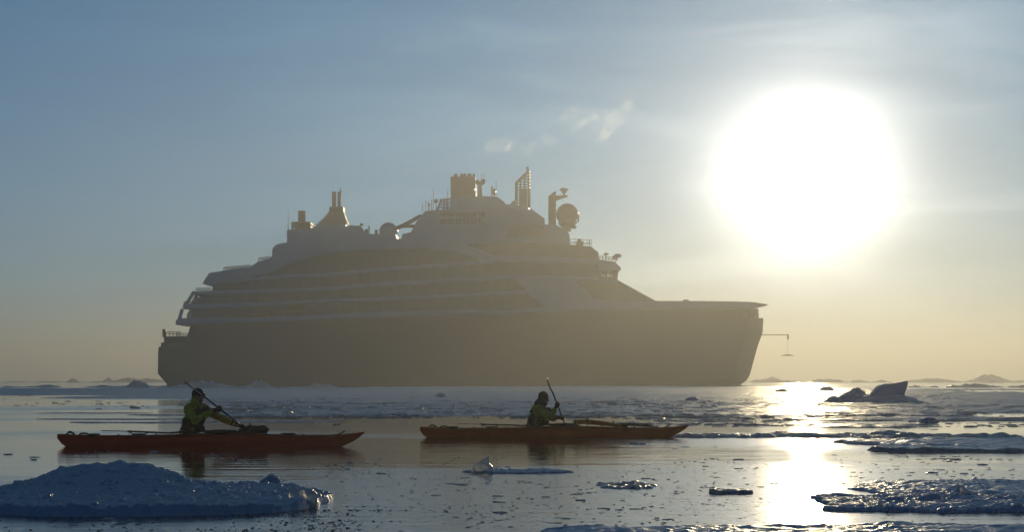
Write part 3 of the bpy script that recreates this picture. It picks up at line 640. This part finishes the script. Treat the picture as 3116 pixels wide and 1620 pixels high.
    if hat == 'cap':
        c.ball(hd + up * .045 - f * .008, (.103, .094, .092), 20, 14); c.limb(hd + up * .04 + f * .06 - sd * .04, hd + up * .025 + f * .135, .018, .01); c.limb(hd + up * .04 + f * .06 + sd * .04, hd + up * .025 + f * .135, .018, .01)
        c.limb(hd - f * .06 - up * .02, hd - f * .045 - up * .08, .05, .04); mobj('cap', voxel(c, .009, .004, 20, 3, 1), capm, t)
        h2 = MB(); h2.limb(hd - up * .07 - f * .03, H['neck'] + up * .02, .085, .098); mobj('collar', voxel(h2, .012, .008, 14, 2, 1), jm, t)
    else:
        c.ball(hd + up * .025 - f * .012, (.108, .1, .118), 20, 14); c.limb(hd - up * .05 - f * .03, H['neck'] + up * .01, .09, .112); c.limb(hd + f*.03 - up * .09, H['neck'] + f * .05, .06, .08)
        mobj('hood', voxel(c, .01, .005, 14, 3, 1), capm, t)
    return t
# left paddler
TA, TB = Vector((-.38, -.55, 1.12)), Vector((.95, .74, -.04))
shL = (TB - TA).normalized()
ptx = lambda A, B, x: A + (B - A) * ((x - A.x) / (B.x - A.x))
h1 = ptx(TA, TB, .145); h2 = ptx(TA, TB, .50)
person(KL, dict(head=(-.225, -.02, .875), face=(.6, -.12, .80), up=(.06, 0, 1), neck=(-.27, 0, .735), chest=(-.27, 0, .60), waist=(-.33, 0, .40), hip=(-.37, 0, .22),
    shR=(-.37, -.15, .665), shL=(-.155, .16, .665), elR=(-.25, -.3, .45), elL=(.13, .27, .50), wrR=tuple(h1 + Vector((-.10, -.02, -.035))), haR=tuple(h1), wrL=tuple(h2 + Vector((-.10, .01, .02))), haL=tuple(h2), shaft=tuple(shL), pack=(-.07, -.06, .62)),
    M['jacket'], M['vest'], M['cap'], 'person in peaked cap and lime jacket, arms stretched forward on a slanting paddle', 'cap')
paddle(KL, TA, TB, 'black double paddle slanting in front of the cap wearing kayaker', .4)
UA, UB = Vector((-.15, -.80, 1.18)), Vector((.36, .86, -.1))
shR_ = (UB - UA).normalized(); ptz = lambda A, B, z: A + (B - A) * ((z - A.z) / (B.z - A.z))
g1 = ptz(UA, UB, .665); g2_ = ptz(UA, UB, .40)
person(KR, dict(head=(-.215, 0, .785), face=(.6, .06, .55), up=(.16, 0, 1), neck=(-.30, 0, .655), chest=(-.31, 0, .53), waist=(-.36, 0, .36), hip=(-.38, 0, .21),
    shR=(-.36, -.17, .575), shL=(-.26, .16, .575), elR=(-.075, -.27, .42), elL=(-.02, .28, .38), wrR=tuple(g1 + Vector((-.05, -.0, -.095))), haR=tuple(g1), wrL=tuple(g2_ + Vector((-.1, .02, .0))), haL=tuple(g2_), shaft=tuple(shR_), pack=(-.11, -.02, .52)),
    M['jacket2'], M['vest2'], M['vest2'], 'person in dark hood and lime jacket, hunched forward with a steep paddle', 'hood')
paddle(KR, UA, UB, 'black double paddle held steeply by the hooded kayaker', 1.35)
# deck loads
b1 = MB(); b1.ball((.74, 0, .275), (.22, .15, .085), 20, 12); b1.ball((.86, .03, .285), (.13, .12, .08), 14, 10); b1.ball((.6, -.02, .26), (.14, .13, .07), 14, 10); b1.ball((.72, .05, .32), (.09, .08, .05), 10, 8)
t = thing('deck_bag', (KL[0], KL[1], 0), 'lumpy dark deck bag lashed ahead of the cockpit of the red kayak', 'bag'); mobj('bag_body', voxel(b1, .012, .02, 12, 4, 1), M['mesh'], t)
MB().tube([(.66, -.05, .33), (.68, -.05, .385), (.675, -.05, .405)], [.012, .012, .016], 8).build('toggle', M['black'], t, True); MB().tube([(.52, -.12, .28), (.75, -.1, .355), (.95, -.08, .27)], .008, 6).build('strap', M['black'], t, True)
b2 = MB(); b2.tube([(.38, 0, .32), (.42, 0, .32), (.66, 0, .315), (.95, 0, .285), (1.25, 0, .25), (1.36, 0, .24)], [.02, .042, .046, .044, .034, .015], 12, 2.2)
t = thing('dry_bag', (KR[0], KR[1], 0), 'long tapering orange dry bag on the foredeck of the orange kayak', 'bag'); mobj('bag_body', voxel(b2, .012, .008, 10, 4, 1), M['bag'], t)
MB().tube([(1.15, 0, .26), (1.5, .02, .262), (1.85, .03, .245), (2.45*.8, .03, .23)], [.02, .03, .028, .012], 10, 2).build('rolled_end', M['vest'], t, True)
for x in (.66, 1.18): 
    mb = MB(); mb.tube([(x, -.16, .25), (x, -.1, .355 - (x - .66) * .12), (x, .1, .355 - (x - .66) * .12), (x, .16, .25)], .009, 6); mb.ball((x, 0, .375 - (x - .66) * .12), (.02, .02, .02), 8, 6); mb.build('strap', M['black'], t, True)

# ================================================================== ice
def floe(name, label, cx, cy, rx, ry, seed, nx=120, ny=90, thick=.05, edge=.12, rough=.015, rs=6, hf=None, out=.25, m='ice', group='ice floes', cat='ice floe', outline=None, skirt=.06):
    u = np.linspace(-1.3, 1.3, nx); v = np.linspace(-1.3, 1.3, ny); U, V = np.meshgrid(u, v)
    X, Y = U * rx, V * ry; ph = np.arctan2(V, U); r = np.hypot(U, V)
    Rr = 1 + out * fbm(np.cos(ph) * 1.6 + seed, np.sin(ph) * 1.6, seed * .37, 5, .52) if outline is None else outline(U, V, ph)
    mm = 1 - r / Rr
    ins = sstep(0, edge, mm)
    Z = -skirt + (thick + skirt) * ins + ins * (rough * fbm(X * rs + seed, Y * rs, seed, 5, .6) + rough * 1.6 * np.maximum(0, fbm(X * rs * .4, Y * rs * .4 + seed, 3.1, 3)))
    if hf is not None: Z = Z + ins * hf(X, Y, U, V)
    me = grid_mesh(name, X, Y, Z, Z > -skirt + .004)
    o = mobj(name, me, M[m], loc=(cx, cy, 0)); return tag(o, label, cat, group)
def gauss(X, Y, x, y, sx, sy): return np.exp(-((X - x) / sx) ** 2 - ((Y - y) / sy) ** 2)
# the big foreground floe, left
D1 = 24.6; s1 = D1 / FPX
fx = lambda px, d: (px - CX) * d / FPX
cx1 = fx(470, D1)
def h1f(X, Y, U, V):
    x = lambda px, d: (px - CX) * d / FPX - cx1
    rid = 1 - np.abs(fbm(X * 2.2 + 4, Y * 1.4, 1.3, 4)) * 1.1
    z = .185 * gauss(X, Y, x(350, 26.0), 1.2, .52, .75) + .10 * gauss(X, Y, x(480, 25.6), 1.0, .35, .7) + .09 * gauss(X, Y, x(180, 25.6), 1.0, .5, .6)
    z = z * (1 + .15 * fbm(X * 3.2, Y * 2.2 + 3, .3, 5, .6)) + .02 * rid * gauss(X, Y, x(560, 25), .4, .9, 1.2)
    z = z + .045 * gauss(X, Y, x(900, 23.3), -1.2, .12, .22) 
    z = z - .045 * sstep(.62, .95, U)
    st = fbm(X * 1.3 + 3, Y * 9, 2, 4); z = z + .012 * st * (z > .05)
    z = z + .030 * np.maximum(0, fbm(X * 6, Y * 5, 7.7, 5, .62) - .15) * (1 - .7 * sstep(.08, .2, z)) 
    z = z + .013 * (1 - np.abs(fbm(X * 4 + Y * 2, Y * 3.5 - X, 3.3, 5, .65)) * 2)
    return z
floe('ice_floe', 'large blue snow mounded floe in front of the red kayak', cx1, D1, 1.62, 2.5, 11.3, 560, 460, .085, .03, .010, 13, h1f, .10, outline=lambda U, V, ph: 1 + .05 * fbm(np.cos(ph) * 2.5 + 3, np.sin(ph) * 2.5, 1, 4, .45) + .10 * np.abs(np.sin(2 * ph)) ** 1.3)
def chunk(name, label, cat, px, py, wpx, hpx, depth, seed, poly=None, m='ice', z0=-.05, grp=None, vox=None, base=0.0, amp=.13):
    x, d = G(px, py); k = d / FPX; w_, h_ = wpx * k, hpx * k
    poly = poly or [(-.5, 0), (-.42, .6), (-.15, .95), (.2, 1), (.42, .6), (.5, 0)]
    mb = MB(); mb.prism([(a * w_, base + b * h_) for a, b in poly] + [(.5 * w_, z0), (-.5 * w_, z0)], -depth / 2, depth / 2)
    me = voxel(mb, vox or max(w_ / 50, .006), amp * min(w_, h_), 1.1 / min(w_, h_, depth), seed, 2)
    o = mobj(name, me, M[m], loc=(x, d, 0)); return tag(o, label, cat, grp)
chunk('ice_block', 'flat topped ice block on the right end of the large blue floe', 'ice block', 921, 1545, 86, 34, .16, 3, [(-.5, 0), (-.5, .9), (-.3, 1), (.35, .85), (.5, .5), (.5, 0)], 'iceclear', .0, base=.07)
chunk('ice_block', 'glassy ice lump on the left front rim of the large blue floe', 'ice block', 148, 1556, 40, 36, .12, 5, None, 'iceclear', .0, base=.05)
chunk('ice_lump', 'small rounded ice lump afloat behind the large blue floe', 'ice lump', 822, 1482, 70, 36, .25, 8, [(-.5, 0), (-.42, .45), (-.1, .8), (.05, 1), (.3, .75), (.5, .2), (.5, 0)], 'ice')
chunk('ice_lump', 'clear upright ice shard on the near side of the orange kayak', 'ice lump', 1468, 1441, 64, 52, .22, 9, [(-.5, 0), (-.5, .25), (-.3, .5), (.3, 1), (.33, .6), (.5, .35), (.5, 0)], 'iceclear', amp=.05)
x, d = G(1580, 1439); floe('ice_floe', 'thin dark plate with a frosted rim beside the clear upright shard', x, d, .72, .5, 4.2, 150, 60, .02, .12, .01, 12, lambda X, Y, U, V: .035 * np.maximum(0, fbm(X * 9, Y * 5, 2, 3)) * sstep(0, .6, V), .18, 'ice')
x, d = G(1905, 1481); floe('ice_floe', 'crumbly leaf shaped floe of broken pieces in open water', x, d, .36, .9, 6.1, 130, 110, .012, .2, .016, 12, None, .3, 'icedark')
# right foreground floes
x, d = G(2860, 1533); floe('ice_floe', 'long rubble strewn floe reaching in from the edge beneath the sun glare', x, d, 1.2, 1.9, 7.7, 360, 260, .02, .05, .012, 10,
    lambda X, Y, U, V: .03 * np.maximum(0, fbm(X * 4, Y * 3, 1, 5, .55)) + .015 * sstep(-.6, .6, U) + .02 * gauss(X, Y, 0, -1.1, 2, .5), .28)
x, d = G(3120, 1500); floe('ice_floe', 'smooth edged floe behind the rubble strewn one', x, d, 1.7, 3.2, 9.9, 220, 160, .02, .06, .012, 8, None, .2)
for i, (px, py, w_, h_, lab) in enumerate(((2832, 1533, 66, 20, 'blocky ice lump lying on the rubble strewn floe'), (2932, 1520, 36, 34, 'pointed clear ice lump standing on the rubble strewn floe'), (2905, 1532, 24, 20, 'tiny round ice lump next to the pointed clear one'), (2720, 1534, 60, 12, 'low slab of ice on the tip of the rubble strewn floe'))):
    chunk('ice_lump', lab, 'ice lump', px, py, w_, h_, .14, i + 20, None if i != 1 else [(-.5, 0), (-.45, .8), (-.2, 1), (.5, .2), (.5, 0)], 'ice' if i != 1 else 'iceclear', .0, base=.03)
x, d = G(2700, 1632); floe('ice_floe', 'broad snowy floe cut by the bottom edge of the picture', x, d, 2.9, 1.35, 13.1, 420, 160, .022, .08, .008, 8, lambda X, Y, U, V: .022 * np.maximum(0, fbm(X * 2, Y * 2, 6, 4)), .2)
# mid right floes
for (px, py, rx, ry, sd_, lab, th) in (
    (2960, 1353, 2.1, 3.4, 21, 'rubbly grey floe at the edge beyond the scattered ice chips', .05),
    (3010, 1373, 2.0, 1.3, 22, 'flat dark slab in front of the rubbly grey floe', .06),
    (2628, 1348, .55, .6, 23, 'short narrow floe alone in the sun glare', .035),
    (2805, 1351, .8, .7, 24, 'narrow dark floe between the glare and the rubbly grey floe', .04),
    (2220, 1502, .22, .25, 26, 'brown looking sliver of ice lying before the sun glare', .03)):
    x, d = G(px, py); floe('ice_floe', lab, x, d, rx, ry, sd_, 150, 90, th, .1, .02 if rx > 1 else .012, 3 if rx > 1 else 7, None, .25, 'ice' if sd_ in (21,) else 'icedark')
x, d = G(2480, 1330); floe('ice_floe', 'long thin ridge of slush crossing the sun glare', x, d, 4.4, 1.5, 31, 300, 60, .02, .12, .045, 2.2, None, .4, 'icefar')
# fin berg
x, d = G(2700, 1228); k = d / FPX
mb = MB(); mb.prism([(a * k, b * k - .0) for a, b in ((-82, -6), (-60, 16), (-28, 52), (-10, 58), (30, 60), (59, 68), (52, 38), (48, 24), (80, 12), (110, 2), (112, -6))], -.45, .45); mb.ball((0, 0, -.05), (1.7, 1.3, .5), 20, 12)
tag(mobj('iceberg', voxel(mb, .04, .045, 1.4, 3, 4), M['ice'], loc=(x, d, 0)), 'shark fin shaped blue iceberg on the far ice', 'iceberg')
x, d = G(2600, 1226); k = d / FPX
mb = MB(); mb.ball((0, 0, .1), (.9, .7, .45), 16, 10); mb.ball((.18, 0, .42), (.42, .4, .38), 14, 10); mb.ball((-.7, .2, 0), (.9, .7, .3), 14, 10)
tag(mobj('iceberg', voxel(mb, .045, .12, 1.3, 9, 2), M['ice'], loc=(x, d, 0)), 'knobbly low iceberg beside the shark fin shaped one', 'iceberg')
for i, (px, py, w_, h_, lab) in enumerate(((2378, 1196, 40, 10, 'small far lump on the bright horizon water, nearer the ship'), (2515, 1192, 46, 14, 'rounded far lump on the bright horizon water, nearer the fin'), (2702, 1272, 44, 13, 'dark knob on the ice at the left end of the far rubble'), (2826, 1286, 56, 14, 'egg shaped dark lump on the far rubble'), (2105, 1222, 40, 13, 'pale stump of ice far behind the orange kayak'), (1340, 1212, 34, 14, 'low snowy hump before the ship, above the orange kayak stern'))):
    x, d = G(px, py); kk = d / FPX
    chunk('ice_lump', lab, 'ice lump', px, py, w_, h_, w_ * kk * .7, 40 + i, None, 'ice')
# ---- pans of ice over the middle distance
PAN = []
rp = random.Random(5)
def pan_mesh(seed, rx, ry, th, rough):
    n = 56; nr = 12; vs = []; fs = []
    for j in range(nr + 1):
        q = (j / nr); 
        for i in range(n):
            a = 2 * math.pi * i / n; Rr = 1 + .33 * float(fbm(math.cos(a) * 1.3 + seed, math.sin(a) * 1.3, seed * .7, 4, .6))
            rr = min(q, 1) * Rr; x, y = rx * rr * math.cos(a), ry * rr * math.sin(a)
            z = (th + rough * float(fbm(x * .9 + seed, y * .5, seed, 4, .65))) if j < nr else -.06
            if j == nr - 0: pass
            vs.append((x, y, z))
    for j in range(nr):
        for i in range(n): fs.append((j * n + i, j * n + (i + 1) % n, (j + 1) * n + (i + 1) % n, (j + 1) * n + i))
    fs.append(tuple(range(n - 1, -1, -1)))
    me = bpy.data.meshes.new('ice_pan'); me.from_pydata(vs, [], fs); me.update(); return me
def pans(px0, px1, py0, py1, n, rx, ry, label, seed, th=.04, rough=.05):
    r_ = random.Random(seed)
    for i in range(n):
        px = r_.uniform(px0, px1); py = r_.uniform(py0, py1); x, d = G(px, py)
        a, b = r_.uniform(*rx), r_.uniform(*ry); k = d / 120
        o = mobj('ice_pan', pan_mesh(r_.uniform(0, 90), a * k, b * k * k, th * k ** .5, rough * k ** .7), M['icefar'], loc=(x, d, 0))
        tag(o, label, 'ice floe', 'flat pans of sea ice')
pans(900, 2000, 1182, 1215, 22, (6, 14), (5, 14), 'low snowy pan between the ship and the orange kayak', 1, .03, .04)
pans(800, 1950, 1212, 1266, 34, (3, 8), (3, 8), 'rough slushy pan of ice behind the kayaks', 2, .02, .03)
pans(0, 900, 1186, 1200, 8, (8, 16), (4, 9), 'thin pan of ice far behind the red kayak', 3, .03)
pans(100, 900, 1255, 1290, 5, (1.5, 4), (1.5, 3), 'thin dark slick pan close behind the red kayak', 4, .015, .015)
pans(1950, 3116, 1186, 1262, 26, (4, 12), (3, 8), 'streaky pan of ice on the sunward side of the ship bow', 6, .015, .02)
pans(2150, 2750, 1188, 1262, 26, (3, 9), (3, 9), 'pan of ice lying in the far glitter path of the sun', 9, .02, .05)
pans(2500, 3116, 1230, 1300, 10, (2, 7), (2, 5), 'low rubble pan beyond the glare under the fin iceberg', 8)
# ---- pressure ridges at the horizon
def ridge(px0, px1, d, h, seed, label, amp=1.0, peaks=()):
    n = 260; xs = np.linspace(fx(px0, d), fx(px1, d), n); prof = np.clip(fbm(np.linspace(0, 9, n) + seed, np.zeros(n), seed, 6, .62) * .5 + .45, .06, 2) * h
    taper = sstep(0, .06, np.linspace(0, 1, n)) * sstep(0, .06, 1 - np.linspace(0, 1, n)); prof = prof * taper
    for pp, ph_, pw in peaks: prof = np.maximum(prof, ph_ * np.exp(-(((xs - fx(pp, d)) / pw) ** 2)) * (1 + .15 * fbm(xs * .9, xs * 0, 4, 3)))
    rows = 15; V = np.linspace(-1, 1, rows); X = np.repeat(xs[None, :], rows, 0); Y = np.repeat(V[:, None], n, 1) * (h * 3 + 2)
    Z = prof[None, :] * (1 - V[:, None] ** 2) * (1 + .45 * fbm(X * .7, Y * .7, seed, 4, .6)) - .1
    o = mobj('pressure_ridge', grid_mesh('ridge', X, Y, Z, np.ones_like(X, bool)), M['icefar'], loc=(0, d, 0)); return tag(o, label, 'ice ridge', 'ridges of ice along the horizon')
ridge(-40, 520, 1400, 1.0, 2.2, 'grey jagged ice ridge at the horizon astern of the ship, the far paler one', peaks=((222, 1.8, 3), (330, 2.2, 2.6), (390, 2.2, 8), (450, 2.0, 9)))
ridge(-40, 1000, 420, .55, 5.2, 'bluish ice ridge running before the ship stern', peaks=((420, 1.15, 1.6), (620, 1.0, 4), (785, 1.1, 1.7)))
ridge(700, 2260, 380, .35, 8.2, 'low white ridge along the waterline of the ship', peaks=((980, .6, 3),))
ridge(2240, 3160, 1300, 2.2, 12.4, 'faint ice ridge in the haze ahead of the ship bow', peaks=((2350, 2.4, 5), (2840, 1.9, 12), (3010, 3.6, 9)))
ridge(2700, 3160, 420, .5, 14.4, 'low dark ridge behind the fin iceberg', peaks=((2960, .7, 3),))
# ---- brash: countable chips
def chip_mesh(seed):
    r_ = random.Random(seed); n = r_.choice((7, 8, 9, 10)); ang_ = sorted(r_.uniform(0, 2 * math.pi) for _ in range(n)); ang_ = [2 * math.pi * i / n + r_.uniform(-.25, .25) for i in range(n)]
    rr = [r_.uniform(.6, 1) for _ in range(n)]; vs = [];
    for z, k in ((-.5, .9), (.15, 1.0), (.8, .9), (1.0, .55)):
        for a, q in zip(ang_, rr): vs.append((q * k * math.cos(a), q * k * math.sin(a), z + (r_.uniform(-.35, .35) if z > .5 else 0)))
    fs = [(j * n + i, j * n + (i + 1) % n, (j + 1) * n + (i + 1) % n, (j + 1) * n + i) for j in range(3) for i in range(n)] + [tuple(3 * n + i for i in range(n)), tuple(range(n - 1, -1, -1))]
    me = bpy.data.meshes.new('chip'); me.from_pydata(vs, [], fs); me.update(); return me
chips = [chip_mesh(i) for i in range(14)]
for i, c in enumerate(chips): c.materials.append(M['icedark'] if i % 3 else M['ice'])
def scatter(n, px0, px1, py0, py1, wr, label, seed, hk=.10):
    r_ = random.Random(seed); cl_ = [(r_.uniform(px0, px1), r_.uniform(py0, py1)) for _ in range(max(2, n // 7))]
    for i in range(n):
        if r_.random() < .6: c = r_.choice(cl_); px, py = r_.gauss(c[0], 60), r_.gauss(c[1], 7)
        else: px, py = r_.uniform(px0, px1), r_.uniform(py0, py1)
        py = min(max(py, py0), py1); x, d = G(px, py); w_ = wr[0] * (wr[1] / wr[0]) ** (r_.random() ** 1.8)
        o = bpy.data.objects.new('ice_chip', r_.choice(chips)); COL.objects.link(o); o.location = (x, d, 0); o.rotation_euler = (0, 0, r_.uniform(0, 6.28))
        o.scale = (w_, w_ * r_.uniform(.5, 1), max(.006, w_ * hk * r_.uniform(.5, 1.3))); tag(o, label, 'ice chip', 'small chips of floating ice')
scatter(85, 2050, 3100, 1400, 1500, (.02, .11), 'small dark ice chip floating in the sunlit water', 1)
scatter(100, 1000, 2050, 1410, 1600, (.015, .10), 'small grey ice chip floating in the middle foreground water', 2)
scatter(24, 0, 1000, 1560, 1615, (.015, .08), 'small ice chip floating below the large blue floe', 3)
scatter(18, 0, 1300, 1370, 1420, (.02, .10), 'small ice chip floating near the red kayak', 4)
scatter(30, 2050, 3110, 1325, 1400, (.03, .2), 'dark ice chip in the pale water before the rubbly grey floe', 5)
scatter(40, 1000, 3100, 1262, 1310, (.05, .3), 'ice chip on the water level with the kayaks', 6)
# ---- brash that nobody could count
def brash(n, px0, px1, py0, py1, wr, label, seed, m, hk=.2):
    r_ = random.Random(seed); mb = MB(); base = [chip_mesh(200 + i) for i in range(10)]
    data = [([tuple(v.co) for v in b.vertices], [tuple(p.vertices) for p in b.polygons]) for b in base]
    cl_ = [(r_.uniform(px0, px1), r_.uniform(py0, py1)) for _ in range(max(3, n // 60))]
    for i in range(n):
        if r_.random() < .75: c = r_.choice(cl_); px, py = r_.gauss(c[0], 110), r_.gauss(c[1], (py1 - py0) * .06)
        else: px, py = r_.uniform(px0, px1), r_.uniform(py0, py1)
        py = min(max(py, py0), py1); x, d = G(px, py); w_ = wr[0] * (wr[1] / wr[0]) ** (r_.random() ** 2) * (d / 110) ** .5
        v, f = r_.choice(data); a = r_.uniform(0, 6.28); ca, sa = math.cos(a), math.sin(a); hz_ = w_ * hk * r_.uniform(.4, 1.6)
        mb.add([(x + w_ * (p[0] * ca - p[1] * sa), d + w_ * (p[0] * sa + p[1] * ca), .0 + p[2] * hz_ + (.02 if d > 80 else 0)) for p in v], f)
    me = bpy.data.meshes.new('brash'); me.from_pydata(mb.v, [], mb.f); me.update()
    tag(mobj('brash_ice', me, M[m], smooth=False), label, 'brash ice', kind='stuff')
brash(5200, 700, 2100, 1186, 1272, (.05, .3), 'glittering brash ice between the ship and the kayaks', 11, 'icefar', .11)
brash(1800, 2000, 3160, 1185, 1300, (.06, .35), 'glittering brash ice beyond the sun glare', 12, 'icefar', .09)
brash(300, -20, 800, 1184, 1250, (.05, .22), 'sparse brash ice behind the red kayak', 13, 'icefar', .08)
brash(3600, 900, 3160, 1395, 1615, (.008, .06), 'tiny crumbs of slush ice in the foreground water', 14, 'slush', .11)
brash(900, -20, 1100, 1555, 1619, (.01, .05), 'tiny crumbs of slush ice before the large blue floe', 15, 'slush', .3)

# ---- faint exhaust steam drifting above the funnels
STD = 480.0
def stp(px, py): return ((px - CX) * STD / FPX - SX0, EYE + (HOR - py) * STD / FPX)
def steam(pts, label):
    """pts = (px, py, radius px) puffs, one soft volume in the union of their hulls"""
    mb = MB()
    for (px, py, r) in pts:
        x, z = stp(px, py); k = r * STD / FPX; mb.ball((x, 0, z), (k * 1.2, k * .8, k), 16, 10)
    me = voxel(mb, .7, .9, .16, 2, 2)
    m = bpy.data.materials.new('steam'); m.use_nodes = True; t = m.node_tree; t.nodes.remove(t.nodes['Principled BSDF'])
    v = t.nodes.new('ShaderNodeVolumePrincipled'); v.inputs['Color'].default_value = (.97, .95, .92, 1); v.inputs['Anisotropy'].default_value = .84
    g = t.nodes.new('ShaderNodeTexCoord'); mpn = t.nodes.new('ShaderNodeMapping'); mpr = t.nodes.new('ShaderNodeMapping'); mpr.inputs['Rotation'].default_value = (0, R(38), 0); t.links.new(g.outputs['Object'], mpr.inputs[0]); mpn.inputs['Scale'].default_value = (.22, .2, .6); t.links.new(mpr.outputs[0], mpn.inputs[0])
    n = t.nodes.new('ShaderNodeTexNoise'); n.inputs['Scale'].default_value = 1; n.inputs['Detail'].default_value = 6; n.inputs['Roughness'].default_value = .7; n.inputs['Distortion'].default_value = 1.2; t.links.new(mpn.outputs[0], n.inputs[0])
    r = t.nodes.new('ShaderNodeMapRange'); r.interpolation_type = 'SMOOTHSTEP'; t.links.new(n.outputs[0], r.inputs[0]); r.inputs[1].default_value = .40; r.inputs[2].default_value = .74; r.inputs[4].default_value = .11
    cur = None
    for (px, py, rr) in pts:
        x, z = stp(px, py); k = rr * STD / FPX
        q = t.nodes.new('ShaderNodeMapping'); q.inputs['Location'].default_value = (-x / (1.15 * k), 0, -z / (.95 * k)); q.inputs['Scale'].default_value = (1 / (1.15 * k), 1 / (.8 * k), 1 / (.95 * k)); t.links.new(g.outputs['Object'], q.inputs[0])
        ln = t.nodes.new('ShaderNodeVectorMath'); ln.operation = 'LENGTH'; t.links.new(q.outputs[0], ln.inputs[0])
        fo = t.nodes.new('ShaderNodeMapRange'); fo.interpolation_type = 'SMOOTHSTEP'; t.links.new(ln.outputs['Value'], fo.inputs[0]); fo.inputs[1].default_value = .98; fo.inputs[2].default_value = .0
        if cur is None: cur = fo.outputs[0]
        else:
            mxn = t.nodes.new('ShaderNodeMath'); mxn.operation = 'MAXIMUM'; t.links.new(cur, mxn.inputs[0]); t.links.new(fo.outputs[0], mxn.inputs[1]); cur = mxn.outputs[0]
    ml = t.nodes.new('ShaderNodeMath'); ml.operation = 'MULTIPLY'; t.links.new(cur, ml.inputs[0]); t.links.new(r.outputs[0], ml.inputs[1]); t.links.new(ml.outputs[0], v.inputs['Density']); t.links.new(v.outputs[0], t.nodes['Material Output'].inputs['Volume'])
    o = mobj('exhaust_steam', me, m, loc=(SX0, STD, 0)); tag(o, label, 'steam', kind='stuff')
steam([(1450, 466, 34), (1490, 440, 50), (1545, 446, 48), (1610, 452, 50), (1665, 430, 36)], 'faint wisp of exhaust steam drifting left of the funnel top')
steam([(1740, 352, 48), (1790, 378, 66), (1835, 400, 60), (1868, 350, 56), (1902, 316, 46)], 'faint ragged wisp of exhaust steam high above the ship masts')
